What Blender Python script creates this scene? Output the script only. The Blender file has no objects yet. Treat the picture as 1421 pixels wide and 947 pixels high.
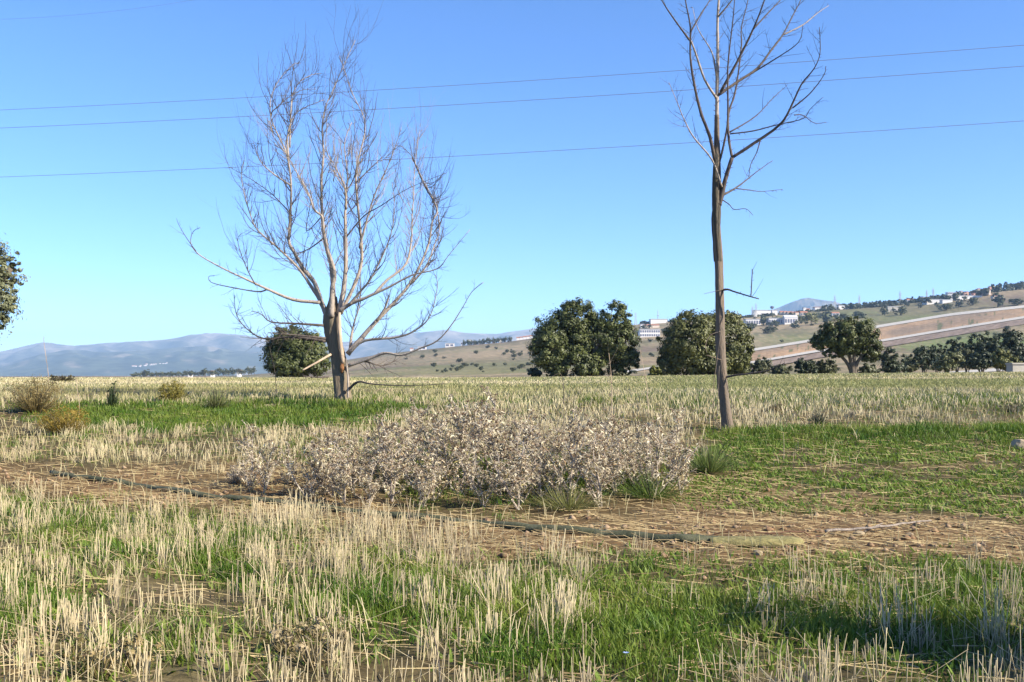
import bpy, math, random
import numpy as np
from mathutils import Vector

# ------------------------------------------------------------------ camera, sky, sun, exposure
S = bpy.context.scene
C = S.collection
F = 1394.0          # focal length in photograph pixels
CX, HY = 710.5, 525.0   # principal column, eye-level row
EYE = 1.6

cam_d = bpy.data.cameras.new('camera')
cam = bpy.data.objects.new('camera', cam_d); C.objects.link(cam)
cam.location = (0, 0, EYE); cam.rotation_euler = (math.radians(90), 0, 0)
cam_d.sensor_width = 36; cam_d.lens = 36 * F / 1421
cam_d.shift_y = (HY - 473.5) / 1421
cam_d.clip_start = 0.05; cam_d.clip_end = 60000
S.camera = cam

SKY_GAMMA, SKY_SAT, SKY_VAL = 0.96, 1.20, 1.40     # one even grade over the whole sky
SUN_EL, SUN_AZ = 32.0, 117.0     # azimuth clockwise from the view direction (+Y)
w = bpy.data.worlds.new('World'); S.world = w; w.use_nodes = True
nt = w.node_tree
sky = nt.nodes.new('ShaderNodeTexSky'); sky.sky_type = 'NISHITA'; sky.sun_disc = False
sky.sun_elevation = math.radians(SUN_EL); sky.sun_rotation = math.radians(SUN_AZ)
sky.altitude = 2000; sky.air_density = 0.7; sky.dust_density = 1.2; sky.ozone_density = 3.0
bgn = nt.nodes['Background']; bgn.inputs['Strength'].default_value = 0.10
gam = nt.nodes.new('ShaderNodeGamma'); gam.inputs['Gamma'].default_value = SKY_GAMMA
hsv = nt.nodes.new('ShaderNodeHueSaturation'); hsv.inputs['Saturation'].default_value = SKY_SAT; hsv.inputs['Value'].default_value = SKY_VAL; hsv.inputs['Hue'].default_value = 0.505
nt.links.new(sky.outputs[0], gam.inputs['Color']); nt.links.new(gam.outputs[0], hsv.inputs['Color'])
nt.links.new(hsv.outputs[0], bgn.inputs['Color'])

sun_d = bpy.data.lights.new('sun', 'SUN'); sun_d.energy = 5.0; sun_d.angle = math.radians(0.53)
sun_d.color = (1.0, 0.91, 0.76)
sun = bpy.data.objects.new('sun', sun_d); C.objects.link(sun)
_el, _az = math.radians(SUN_EL), math.radians(SUN_AZ)
sdir = Vector((math.sin(_az) * math.cos(_el), math.cos(_az) * math.cos(_el), math.sin(_el)))
sun.rotation_euler = sdir.to_track_quat('Z', 'Y').to_euler()
sun.location = (30, -20, 40)

vs = S.view_settings
vs.view_transform = 'Standard'; vs.look = 'None'; vs.gamma = 1.0; vs.use_curve_mapping = False
vs.exposure = 1.3
S.render.engine = 'CYCLES'
S.cycles.max_bounces = 6; S.cycles.volume_bounces = 0; S.cycles.transparent_max_bounces = 8
S.cycles.use_denoising = True

rng = np.random.default_rng(7)
random.seed(7)

# ------------------------------------------------------------------ helpers
def sstep(a, b, x):
    t = np.clip((np.asarray(x, float) - a) / (b - a), 0, 1)
    return t * t * (3 - 2 * t)

def _hash(i, j, seed):
    n = (i.astype(np.int64) * 374761393 + j.astype(np.int64) * 668265263 + seed * 982451653) & 0xFFFFFFFF
    n = ((n ^ (n >> 13)) * 1274126177) & 0xFFFFFFFF
    n = n ^ (n >> 16)
    return (n & 0xFFFF) / 65535.0

def noise(x, y, seed=0):
    x = np.asarray(x, float); y = np.asarray(y, float)
    i = np.floor(x); j = np.floor(y); fx = x - i; fy = y - j
    fx = fx * fx * (3 - 2 * fx); fy = fy * fy * (3 - 2 * fy)
    i = i.astype(np.int64); j = j.astype(np.int64)
    a = _hash(i, j, seed); b = _hash(i + 1, j, seed); c = _hash(i, j + 1, seed); d = _hash(i + 1, j + 1, seed)
    return (a * (1 - fx) + b * fx) * (1 - fy) + (c * (1 - fx) + d * fx) * fy

def fbm(x, y, seed=0, octv=4):
    s = 0; a = 0.5; t = 0
    for k in range(octv):
        s = s + a * noise(x * 2 ** k, y * 2 ** k, seed + 31 * k); t += a; a *= 0.5
    return s / t

def P(px, py, d):
    return Vector(((px - CX) / F * d, d, EYE + (HY - py) / F * d))

def mesh_np(name, V, faces, mat, parent=None, col=None, smooth=False, link=True):
    """faces: list of int arrays (m,k)"""
    me = bpy.data.meshes.new(name)
    V = np.asarray(V, np.float32)
    me.vertices.add(len(V)); me.vertices.foreach_set('co', V.ravel())
    loops = np.concatenate([np.asarray(f, np.int32).ravel() for f in faces])
    tot = np.concatenate([np.full(len(f), np.asarray(f).shape[1], np.int32) for f in faces])
    start = np.concatenate([[0], np.cumsum(tot)[:-1]]).astype(np.int32)
    me.loops.add(len(loops)); me.loops.foreach_set('vertex_index', loops)
    me.polygons.add(len(tot)); me.polygons.foreach_set('loop_start', start); me.polygons.foreach_set('loop_total', tot)
    if smooth: me.polygons.foreach_set('use_smooth', np.ones(len(tot), bool))
    if col is not None:
        at = me.color_attributes.new('Col', 'FLOAT_COLOR', 'POINT')
        c4 = np.ones((len(V), 4), np.float32); c4[:, :3] = col
        at.data.foreach_set('color', c4.ravel())
    me.update(calc_edges=True)
    me.materials.append(mat)
    if not link: return me
    o = bpy.data.objects.new(name, me); C.objects.link(o)
    if parent: o.parent = parent
    return o

def tag(o, label=None, cat=None, group=None, kind=None):
    if label: o['label'] = label
    if cat: o['category'] = cat
    if group: o['group'] = group
    if kind: o['kind'] = kind
    return o

def empty(name, loc, label=None, cat=None, group=None, rz=0.0):
    o = bpy.data.objects.new(name, None); C.objects.link(o)
    o.location = loc; o.rotation_euler = (0, 0, rz); o.empty_display_size = 0.2
    return tag(o, label, cat, group)

def copy_tree(o, parent=None):
    c = o.copy(); C.objects.link(c); c.parent = parent
    for ch in list(o.children): copy_tree(ch, c)
    return c

class MB:
    """collects boxes / tubes / polys into one mesh"""
    def __init__(s): s.v = []; s.f = []; s.c = []
    def add(s, verts, faces, col=None):
        b = len(s.v); s.v += [tuple(p) for p in verts]; s.f += [tuple(i + b for i in f) for f in faces]
        if col is not None: s.c += [col] * len(verts)
    def box(s, x0, x1, y0, y1, z0, z1):
        s.add([(x0,y0,z0),(x1,y0,z0),(x1,y1,z0),(x0,y1,z0),(x0,y0,z1),(x1,y0,z1),(x1,y1,z1),(x0,y1,z1)],
              [(0,3,2,1),(4,5,6,7),(0,1,5,4),(1,2,6,5),(2,3,7,6),(3,0,4,7)])
    def tube(s, pts, rad, n=6, cap=True, wob=0.0):
        pts = [Vector(p) for p in pts]; m = len(pts); vv = []; ref = None
        for i, p in enumerate(pts):
            t = (pts[min(i+1, m-1)] - pts[max(i-1, 0)])
            if t.length < 1e-9: t = Vector((0, 0, 1))
            t.normalize()
            if ref is None:
                ref = t.orthogonal().normalized()
            ref = (ref - t * ref.dot(t))
            ref = ref.normalized() if ref.length > 1e-6 else t.orthogonal().normalized()
            bi = t.cross(ref); r = rad[i] if hasattr(rad, '__len__') else rad
            for k in range(n):
                a = 2 * math.pi * k / n; rr = r * (1 + wob * (random.random() * 2 - 1))
                vv.append(p + ref * (math.cos(a) * rr) + bi * (math.sin(a) * rr))
        ff = [(i*n+k, i*n+(k+1) % n, (i+1)*n+(k+1) % n, (i+1)*n+k) for i in range(m-1) for k in range(n)]
        if cap: ff += [tuple(range(n-1, -1, -1)), tuple((m-1)*n+k for k in range(n))]
        s.add(vv, ff)
    def build(s, name, mat, parent=None, smooth=False):
        me = bpy.data.meshes.new(name); me.from_pydata(s.v, [], s.f)
        if smooth: me.polygons.foreach_set('use_smooth', np.ones(len(s.f), bool))
        if s.c and len(s.c) == len(s.v):
            at = me.color_attributes.new('Col', 'FLOAT_COLOR', 'POINT')
            c4 = np.ones((len(s.v), 4), np.float32); c4[:, :3] = s.c
            at.data.foreach_set('color', c4.ravel())
        me.update(); me.materials.append(mat)
        o = bpy.data.objects.new(name, me); C.objects.link(o)
        if parent: o.parent = parent
        return o

# ------------------------------------------------------------------ materials
def mat(name, base=(0.5, 0.5, 0.5), rough=0.8, attr=False, nscale=None, namp=0.25, bump=0.0, bscale=40, transl=0.0, coord='Object', spec=0.3, stretch=None, col2=None, gain=1.0):
    m = bpy.data.materials.new(name); m.use_nodes = True
    n = m.node_tree.nodes; l = m.node_tree.links; b = n['Principled BSDF']
    b.inputs['Roughness'].default_value = rough
    b.inputs['Specular IOR Level'].default_value = spec
    if attr:
        a = n.new('ShaderNodeVertexColor'); a.layer_name = 'Col'; out = a.outputs['Color']
    else:
        a = n.new('ShaderNodeRGB'); a.outputs[0].default_value = (*base, 1); out = a.outputs[0]
    vec = None
    if nscale or bump:
        tc = n.new('ShaderNodeTexCoord'); mp = n.new('ShaderNodeMapping'); l.new(tc.outputs[coord], mp.inputs[0])
        if stretch: mp.inputs['Scale'].default_value = stretch
        vec = mp.outputs[0]
    if nscale:
        t = n.new('ShaderNodeTexNoise'); t.inputs['Scale'].default_value = nscale; t.inputs['Detail'].default_value = 6; t.inputs['Roughness'].default_value = 0.65
        l.new(vec, t.inputs['Vector'])
        if col2:
            r = n.new('ShaderNodeMapRange'); r.inputs[1].default_value = 0.4; r.inputs[2].default_value = 0.62
            l.new(t.outputs['Fac'], r.inputs[0])
            mx = n.new('ShaderNodeMixRGB'); mx.inputs[2].default_value = (*col2, 1); l.new(out, mx.inputs[1]); l.new(r.outputs[0], mx.inputs[0]); out = mx.outputs[0]
        r = n.new('ShaderNodeMapRange'); r.inputs[1].default_value = 0.3; r.inputs[2].default_value = 0.7
        r.inputs[3].default_value = 1 - namp; r.inputs[4].default_value = 1 + namp
        l.new(t.outputs['Fac'], r.inputs[0])
        mu = n.new('ShaderNodeMixRGB'); mu.blend_type = 'MULTIPLY'; mu.inputs[0].default_value = 1.0
        l.new(out, mu.inputs[1]); l.new(r.outputs[0], mu.inputs[2]); out = mu.outputs[0]
    if gain != 1.0:
        gn = n.new('ShaderNodeMixRGB'); gn.blend_type = 'MULTIPLY'; gn.inputs[0].default_value = 1.0; gn.inputs[2].default_value = (gain, gain, gain, 1)
        l.new(out, gn.inputs[1]); out = gn.outputs[0]
    l.new(out, b.inputs['Base Color'])
    if bump:
        t = n.new('ShaderNodeTexNoise'); t.inputs['Scale'].default_value = bscale; t.inputs['Detail'].default_value = 5
        l.new(vec, t.inputs['Vector'])
        bp = n.new('ShaderNodeBump'); bp.inputs['Strength'].default_value = bump; bp.inputs['Distance'].default_value = 0.02
        l.new(t.outputs['Fac'], bp.inputs['Height']); l.new(bp.outputs[0], b.inputs['Normal'])
    if transl:
        tr = n.new('ShaderNodeBsdfTranslucent'); l.new(out, tr.inputs['Color'])
        mx = n.new('ShaderNodeMixShader'); mx.inputs[0].default_value = transl
        l.new(b.outputs[0], mx.inputs[1]); l.new(tr.outputs[0], mx.inputs[2])
        l.new(mx.outputs[0], n['Material Output'].inputs['Surface'])
    return m

M = {}
M['ground'] = mat('earth', attr=True, rough=0.95, nscale=9, namp=0.45, bump=0.9, bscale=14, spec=0.1, gain=.72)
M['terrain'] = mat('hillside_earth', attr=True, rough=0.95, nscale=0.15, namp=0.35, spec=0.1, gain=.8)
M['mountain'] = mat('mountain_scrub', attr=True, rough=1.0, nscale=0.006, namp=0.6, spec=0.0, gain=.75)
M['grass'] = mat('grass_blade', attr=True, rough=0.55, transl=0.35, spec=0.3)
M['straw'] = mat('straw', attr=True, rough=0.6, transl=0.10, spec=0.3, gain=.88)
M['thistle'] = mat('dry_thistle_leaf', attr=True, rough=0.75, transl=0.28, spec=0.2, gain=1.0)
M['leaf'] = mat('evergreen_leaf', attr=True, rough=0.5, transl=0.12, spec=0.35)
M['bark_pale'] = mat('bleached_bark', base=(0.40, 0.34, 0.28), rough=0.85, nscale=9, namp=0.5, bump=0.9, bscale=30, stretch=(1, 1, 0.3), col2=(0.24, 0.20, 0.165))
M['bark_trunk'] = mat('rough_peeling_bark', base=(0.23, 0.175, 0.12), rough=0.9, nscale=12, namp=0.5, bump=1.0, bscale=22, stretch=(1, 1, 0.22), col2=(0.115, 0.10, 0.065))
M['bark_dark'] = mat('dark_bark', base=(0.125, 0.10, 0.082), rough=0.9, nscale=6, namp=0.45, bump=1.0, bscale=26, stretch=(1, 1, 0.3), col2=(0.06, 0.05, 0.046))
M['bark_slim'] = mat('grey_brown_bark', base=(0.215, 0.165, 0.12), rough=0.9, nscale=13, namp=0.55, bump=1.0, bscale=40, stretch=(1, 1, 0.25), col2=(0.085, 0.07, 0.055))
M['bark_black'] = mat('blackened_bark', base=(0.10, 0.082, 0.056), rough=0.9, nscale=9, namp=0.5, bump=1.0, bscale=24, stretch=(1, 1, 0.5), col2=(0.045, 0.042, 0.035))
M['bark_grey'] = mat('weathered_grey_wood', base=(0.22, 0.185, 0.155), rough=0.9, nscale=14, namp=0.4, bump=0.8, bscale=40)
M['wood_bare'] = mat('bare_wood', base=(0.40, 0.30, 0.21), rough=0.8, nscale=8, namp=0.35, bump=0.5, bscale=30, stretch=(1, 1, 0.15))
M['rot'] = mat('orange_rotten_wood', base=(0.30, 0.14, 0.06), rough=0.9, nscale=12, namp=0.4, bump=0.6)
M['oak_bark'] = mat('oak_bark', base=(0.11, 0.09, 0.07), rough=0.95, nscale=6, namp=0.3)
M['wire'] = mat('cable_metal', base=(0.14, 0.16, 0.22), rough=0.6)
M['pipe'] = mat('dark_green_plastic', base=(0.058, 0.062, 0.028), rough=0.7, nscale=5, namp=0.4, bump=0.4, bscale=50, col2=(0.08, 0.08, 0.045))
M['sunlit_end'] = mat('sunlit_olive', base=(0.20, 0.175, 0.07), rough=0.9, nscale=25, namp=0.35, bump=0.8, bscale=60, stretch=(0.4, 1, 1))  # lighter olive carries the sunlight on the pipe's right end
M['rust'] = mat('rusty_iron', base=(0.12, 0.06, 0.035), rough=0.8, nscale=20, namp=0.4)
M['stone'] = mat('pale_stone', base=(0.28, 0.225, 0.15), rough=0.9, nscale=6, namp=0.3, bump=0.5, bscale=12)
M['white'] = mat('white_render', base=(0.66, 0.63, 0.60), rough=0.8, nscale=0.3, namp=0.08)
M['cream'] = mat('cream_render', base=(0.62, 0.52, 0.42), rough=0.8, nscale=0.3, namp=0.1)
M['pink'] = mat('terracotta_render', base=(0.55, 0.33, 0.25), rough=0.8, nscale=0.3, namp=0.1)
M['roof_red'] = mat('clay_roof', base=(0.33, 0.15, 0.10), rough=0.85, nscale=0.8, namp=0.25)
M['roof_grey'] = mat('metal_roof', base=(0.42, 0.42, 0.43), rough=0.95, spec=0.05, nscale=0.4, namp=0.12)
M['window'] = mat('window_glass', base=(0.12, 0.13, 0.18), rough=0.3, spec=0.5)
M['steel'] = mat('galvanised_steel', base=(0.36, 0.38, 0.41), rough=0.6)
M['concrete'] = mat('pale_concrete', base=(0.40, 0.37, 0.32), rough=0.9, nscale=0.5, namp=0.2)
M['cut'] = mat('orange_cut_earth', gain=.85, attr=True, rough=0.95, nscale=0.25, namp=0.4, spec=0.1)
M['chicory'] = mat('blue_petal', base=(0.35, 0.45, 0.85), rough=0.6, transl=0.2)

# ------------------------------------------------------------------ terrain height
# the field climbs from the camera to a crest, drops into a valley, and a long hillside rises to the right
D_T = np.array([0, 5, 8, 10, 12, 14, 16, 18, 20, 23, 26, 30, 35, 45, 60, 78])
PY_T = np.array([0, 0, 0, 0, 711.5, 674, 641, 616, 597, 573.5, 556.5, 544, 536.5, 530, 526.5, 524.5])
Z_T = np.where(D_T < 11, 0.0, EYE + (HY - PY_T) / F * D_T)
_dd = np.linspace(0, 78, 781); _zz = np.interp(_dd, D_T, Z_T)
_k = np.hanning(31); _k /= _k.sum()
_zz = np.convolve(np.pad(_zz, 15, mode='edge'), _k, mode='valid')

SKY_PX = np.array([-700, 0, 330, 385, 450, 520, 560, 600, 640, 700, 735, 800, 890, 960, 1040, 1140, 1230, 1300, 1360, 1421, 1600, 2100])
SKY_PY = np.array([522.5, 522.5, 521.5, 517, 505, 493, 488, 484, 480, 475, 470, 459, 449, 444, 440, 431, 424, 416, 406, 400, 384, 365])
R_SKY = 1300.0

def far_py(px, d):
    sk = np.interp(px, SKY_PX, SKY_PY)
    g = np.clip((d - 170) / (R_SKY - 170), 0, 1) ** 0.72
    py0 = np.interp(d, [78, 96, 130, 170], [524.5, 533, 541, 543])
    return py0 + (sk - py0) * g * (d > 170)

def H(x, y, bumps=True):
    x = np.asarray(x, float); y = np.asarray(y, float)
    r = np.hypot(x, y); a = np.arctan2(x, y); ac = np.clip(a, -0.9, 0.9)
    d = r * np.cos(ac); px = CX + F * np.tan(ac)
    z1 = np.interp(d, _dd, _zz) + 0.011 * np.clip(x, 0, 45) * sstep(28, 60, d)
    z2 = EYE + (HY - far_py(px, np.clip(d, 78, R_SKY))) / F * np.clip(d, 78, R_SKY)
    zsky = z2.copy()
    # beyond the crest the land falls away again towards the plain
    z2 = z2 * (1 - sstep(R_SKY, R_SKY * 2.2, d)) + (-6.0) * sstep(R_SKY, R_SKY * 2.2, d)
    t = sstep(74, 86, d)
    z = z1 * (1 - t) + z2 * t
    if bumps:
        near = 1 - sstep(30, 70, d)
        z = z + near * (0.05 * (fbm(x * 0.9, y * 0.9, 3) - 0.5) + 0.055 * (fbm(x * 4, y * 4, 5, 3) - 0.5))
        z = z + near * 0.06 * np.exp(-((d - 19.2) / 0.8) ** 2) * sstep(3.5, 5, x)      # low bank behind the weeds
        z = z + sstep(200, 320, d) * (1 - sstep(900, 1250, d)) * d * 0.0055 * (fbm(x * 0.008, y * 0.008, 9) - 0.5)
    return z

def gz(x, y): return float(H(np.array([x]), np.array([y]))[0])

def ground_at(px, py, dmin=4.0, dmax=80.0):
    """depth at which the ground is seen on a photograph pixel"""
    ds = np.geomspace(dmin, dmax, 2500); xs = (px - CX) / F * ds
    pp = HY - (H(xs, ds) - EYE) / ds * F
    i = int(np.argmax(pp <= py)) if np.any(pp <= py) else len(ds) - 1
    d = ds[i]; return Vector((xs[i], d, float(H(xs[i:i+1], ds[i:i+1])[0])))

def hill_at(px, py): return ground_at(px, py, 172, R_SKY)

def proj(x, y, z):
    return CX + F * x / y, HY - F * (z - EYE) / y

# ------------------------------------------------------------------ ground cover layout
def blobs(px, py, lst):
    s = np.zeros_like(px)
    for (cx, cy, rx, ry, a) in lst: s = s + a * np.exp(-((px - cx) / rx) ** 2 - ((py - cy) / ry) ** 2)
    return s

TRK_X = [-300, 0, 330, 500, 700, 900, 1100, 1421, 1700]; TRK_Y = [640, 657, 694, 711, 730, 741, 749, 746, 746]
GREEN_BLOBS = [(30, 860, 75, 50, .8), (140, 900, 70, 40, .5), (330, 795, 45, 40, .7), (460, 830, 60, 45, .75), (560, 825, 70, 35, .8),
               (430, 900, 120, 40, .35), (700, 850, 60, 40, .5), (790, 850, 110, 55, .8), (920, 840, 60, 45, .75), (1060, 840, 130, 25, .7), (1090, 790, 80, 22, .4),
               (1250, 845, 150, 30, .9), (1400, 845, 70, 30, .9), (1330, 790, 100, 22, .6), (1180, 870, 200, 30, .8), (680, 910, 140, 45, .45), (900, 920, 140, 40, .6), (1250, 920, 250, 40, .4),
               (200, 740, 240, 45, .45), (60, 700, 120, 30, .4), (260, 890, 60, 40, .35), (750, 770, 200, 15, .25)]
SOIL_BLOBS = [(1080, 655, 70, 10, .5), (1250, 640, 120, 8, .55), (1180, 690, 90, 12, .5), (1340, 668, 60, 8, .5), (1330, 700, 110, 9, .5), (1040, 680, 50, 10, .5), (420, 665, 110, 28, .8), (230, 665, 160, 18, .5), (1000, 700, 120, 20, .6), (1200, 745, 260, 28, .75), (60, 895, 90, 30, .8),
              (640, 755, 260, 22, .6), (1080, 775, 160, 18, .5), (330, 735, 60, 18, .5), (430, 890, 70, 40, .3)]

def layout(x, y):
    z = H(x, y, False); px, py = proj(x, y, z)
    wx = 160 * (fbm(x * .8, y * .8, 71, 3) - .5); wy = np.clip(11.0 / y, .2, 1) * 60 * (fbm(x * .9, y * .9, 72, 3) - .5)
    px = px + wx; py = py + wy * sstep(560, 600, py)
    n1 = fbm(x * 0.7, y * 0.7, 11); n2 = fbm(x * 2.2, y * 2.2, 12, 3); n3 = fbm(x * 0.22, y * 0.22, 13, 3)
    tc = np.interp(px, TRK_X, TRK_Y); hw = np.interp(px, [0, 300, 700, 1421], [20, 22, 24, 30])
    soil = np.exp(-((py - tc) / hw) ** 2) * 0.85 + 0.8 * blobs(px, py, SOIL_BLOBS)
    soil = np.clip(soil + 1.1 * (n2 - 0.5), 0, 1)
    far = 1 - sstep(550, 575, py)
    g = blobs(px, py, GREEN_BLOBS) * 1.15
    g = g + 1.1 * np.exp(-((py - (580 - 0.012 * (px - 60))) / 20) ** 2) * sstep(20, 120, px) * (1 - sstep(500, 590, px))
    g = g + 1.2 * np.exp(-((py - 605) / 10) ** 2) * sstep(975, 1045, px)
    g = g + 0.95 * sstep(612, 622, py) * (1 - sstep(690, 725, py)) * sstep(930, 990, px) * (.35 + .9 * sstep(.38, .58, fbm(x * 1.3, y * 1.3, 83, 3)))
    g = g + 0.75 * np.exp(-((px - 740) / 230) ** 4 - ((py - 655) / 42) ** 4)
    g = g + 0.12 * sstep(690, 720, py)
    g = g + 0.30 * sstep(600, 615, py) * (1 - sstep(630, 655, py)) * (1 - sstep(500, 640, px))
    g = g + far * (0.25 + 2.2 * (fbm(x * .05, y * .22, 14, 4) - 0.5) + .3 * (px > 900)) + 0.30 * (1 - far) * (1 - sstep(575, 600, py))
    g = np.clip(g * (0.55 + 0.9 * n1) + 1.15 * (n2 - 0.5) * (1 - far * 0.7) - 0.42 * soil, 0, 1)
    s = 0.95 * sstep(-4, 40, py - tc)                                       # stubble in front of the track
    s = s * (1 - 0.75 * np.exp(-((py - 800) / 38) ** 2) * sstep(900, 1040, px))
    s = s + 0.55 * (1 - sstep(-45, -15, py - tc)) * (1 - sstep(480, 600, px)) * sstep(588, 600, py)
    s = s + far * 0.9 + 0.9 * (1 - sstep(600, 640, py)) * sstep(500, 580, px) * (1 - sstep(930, 1000, px))
    s = s + 0.75 * (1 - sstep(585, 597, py)) * sstep(980, 1020, px) * (1 - far)
    s = s + 0.12 * sstep(930, 990, px) * (py > 610)
    s = np.clip(s * (-0.35 + 2.5 * fbm(x * 1.1, y * 1.1, 17, 3)) - 0.35 * soil * (1 - far), 0, 1)
    return px, py, g, s, soil, n1, n2, n3

# ------------------------------------------------------------------ ground sheet (one polar sheet out to the horizon)
def build_ground():
    az = np.concatenate([np.linspace(-math.pi, -0.75, 40)[:-1], np.linspace(-0.75, 0.75, 580), np.linspace(0.75, math.pi, 40)[1:-1]])
    rr = np.concatenate([[0.3, 1, 2, 3, 3.8], np.geomspace(4.4, 30, 200), np.geomspace(30.6, 95, 60), np.geomspace(97, 1450, 120), np.geomspace(1500, 14500, 24)])
    A, R = np.meshgrid(az, rr); X = R * np.sin(A); Y = R * np.cos(A); Z = H(X, Y)
    na, nr = len(az), len(rr)
    yy = np.where(Y > 1.0, Y, 1.0)
    px, py, g, s, soil, n1, n2, n3 = layout(X, yy)
    d = R
    cs = np.array([0.20, 0.125, 0.058]); cg = np.array([0.045, 0.062, 0.016]); ct = np.array([0.21, 0.165, 0.085])
    base = np.zeros(X.shape + (3,))
    base[:] = np.array([0.10, 0.075, 0.034])
    def lay(c, wgt):
        base[:] = base * (1 - wgt[..., None]) + c * wgt[..., None]
    lay(ct, np.clip(s * 0.6, 0, 1)); lay(cg, np.clip(g * 0.75, 0, 1)); lay(cs, np.clip(soil * 1.0, 0, 1))
    farf = sstep(28, 40, d)
    fieldc = np.array([0.42, 0.35, 0.20]) * (0.7 + 0.6 * n3[..., None]); fieldg = np.array([0.16, 0.19, 0.06])
    gm = np.clip(sstep(0.42, 0.60, fbm(X * .05, Y * .22, 14, 4)), 0, 1)[..., None]
    base[:] = base * (1 - farf[..., None]) + (fieldc * (1 - 0.6 * gm) + fieldg * 0.6 * gm) * farf[..., None]
    # far hillside: strips of stubble, fallow, scrub and turned earth
    t = sstep(80, 120, d)
    pxx = np.clip(px, -900, 2300); ld = np.log(np.maximum(d, 1))
    f1 = fbm(pxx * 0.012 + 3, ld * 9, 21, 4); f2 = fbm(pxx * 0.05, ld * 30, 22, 4); f3 = noise(pxx * 0.004 + ld * 1.1, ld * 5.5 + pxx * 0.0006, 23)
    tan = np.array([0.31, 0.24, 0.145]); olive = np.array([0.19, 0.165, 0.09]); brown = np.array([0.17, 0.12, 0.085]); green = np.array([0.16, 0.175, 0.065])
    hc = tan + (olive - tan) * sstep(0.38, 0.62, f1)[..., None]
    hc = hc + (brown - hc) * (0.75 * sstep(0.62, 0.8, f3))[..., None]
    hc = hc + (green - hc) * (0.6 * sstep(0.66, 0.85, noise(pxx * 0.006, ld * 7 + 5, 27)))[..., None]
    hc = hc * (0.75 + 0.5 * f2)[..., None]
    grn = np.array([0.14, 0.20, 0.05])
    wg = blobs(px, py, [(1390, 473, 110, 9, .9), (1290, 482, 50, 7, .6), (1130, 470, 90, 6, .5), (1290, 443, 130, 6, .4)]) * t
    hc = hc + (grn - hc) * np.clip(wg, 0, 1)[..., None]
    base[:] = base * (1 - t[..., None]) + hc * t[..., None]
    V = np.stack([X, Y, Z], -1).reshape(-1, 3); col = base.reshape(-1, 3)
    idx = np.arange(nr * na).reshape(nr, na); nx = np.roll(idx, -1, 1)
    q = np.stack([idx[:-1], nx[:-1], nx[1:], idx[1:]], -1).reshape(-1, 4)
    V = np.vstack([V, [[0, 0, 0]]]); col = np.vstack([col, col[:1]]); c = len(V) - 1
    tri = np.stack([idx[0], np.full(na, c), nx[0]], -1)
    o = mesh_np('ground', V, [q[:, ::-1], tri[:, ::-1]], M['ground'], col=col, smooth=True)
    o.data.materials.append(M['terrain'])
    ring = np.repeat(np.arange(nr - 1), na)
    mi = np.zeros(len(q) + len(tri), np.int32); mi[:len(q)][rr[ring] > 95] = 1
    o.data.polygons.foreach_set('material_index', mi)
    tag(o, 'ploughed stubble field falling to a dry valley and long hillside', 'ground', kind='structure')
build_ground()

# ------------------------------------------------------------------ mountains
def mountain(name, prof, dist, depth, seed, label, c_lo, c_hi):
    pxs = np.array([p[0] for p in prof], float); pys = np.array([p[1] for p in prof], float)
    u = np.linspace(pxs[0], pxs[-1], 260); v = np.linspace(0, 1.6, 70)
    U, W = np.meshgrid(u, v)
    crest = np.interp(U, pxs, pys) + 2.2 * (fbm(U * 0.03, U * 0 + seed, seed, 4) - 0.5)
    D = dist + (W - 1.0) * depth + 0
    hc = (HY - crest) / F * dist
    prof_v = np.where(W <= 1, np.sin(np.clip(W, 0, 1) * math.pi / 2) ** 1.25, np.cos(np.clip(W - 1, 0, 1) * math.pi / 2))
    rid = 1 - np.abs(2 * fbm(U * 0.016 + W * 0.7, W * 2.2, seed + 3, 5) - 1)
    Z = hc * prof_v * (1 - (0.45 * (1 - rid) * np.clip(W * (1.35 - W), 0, 1) * 2.2))
    Z = np.where(np.abs(W - 1) < 0.02, hc, Z)
    X = (U - CX) / F * D; Y = D
    n = fbm(U * 0.05, W * 9, seed + 8, 4)[..., None]; hb = sstep(0.45, 0.95, W + 0.5 * (n[..., 0] - 0.5))[..., None]
    col = (np.array(c_lo) * (1 - hb) + np.array(c_hi) * hb) * (0.6 + 0.8 * n)
    pale = sstep(0.62, 0.75, fbm(U * 0.03, W * 5, seed + 15, 3))[..., None]
    col = col * (1 - 0.5 * pale) + np.array([0.40, 0.32, 0.24]) * 0.5 * pale
    nv, nu = U.shape; idx = np.arange(nv * nu).reshape(nv, nu)
    q = np.stack([idx[:-1, :-1], idx[:-1, 1:], idx[1:, 1:], idx[1:, :-1]], -1).reshape(-1, 4)
    o = mesh_np(name, np.stack([X, Y, Z - 8], -1).reshape(-1, 3), [q], M['mountain'], col=col.reshape(-1, 3), smooth=True)
    tag(o, label, 'mountain', kind='structure')
mountain('far_mountain', [(-420, 505), (-200, 497), (0, 487), (40, 478), (60, 474), (100, 480), (140, 475), (190, 473), (230, 470), (265, 464), (300, 461.5), (345, 465), (375, 469), (420, 472), (480, 474), (540, 466), (590, 460), (620, 457), (645, 461), (690, 463), (720, 458), (740, 454), (800, 452), (860, 450), (900, 456), (960, 462), (1050, 470), (1150, 500)],
         11000, 3600, 41, 'far blue mountain ridge with bald pale summits', (0.13, 0.125, 0.09), (0.30, 0.25, 0.20))
mountain('front_mountain', [(-420, 520), (-150, 506), (0, 506), (60, 489), (95, 484), (150, 488), (200, 485), (240, 481), (285, 479), (330, 485), (375, 490), (420, 495), (480, 500), (560, 512), (620, 522)],
         8200, 2600, 57, 'nearer dark blue mountain covered in scrub', (0.09, 0.10, 0.065), (0.11, 0.11, 0.075))
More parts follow.
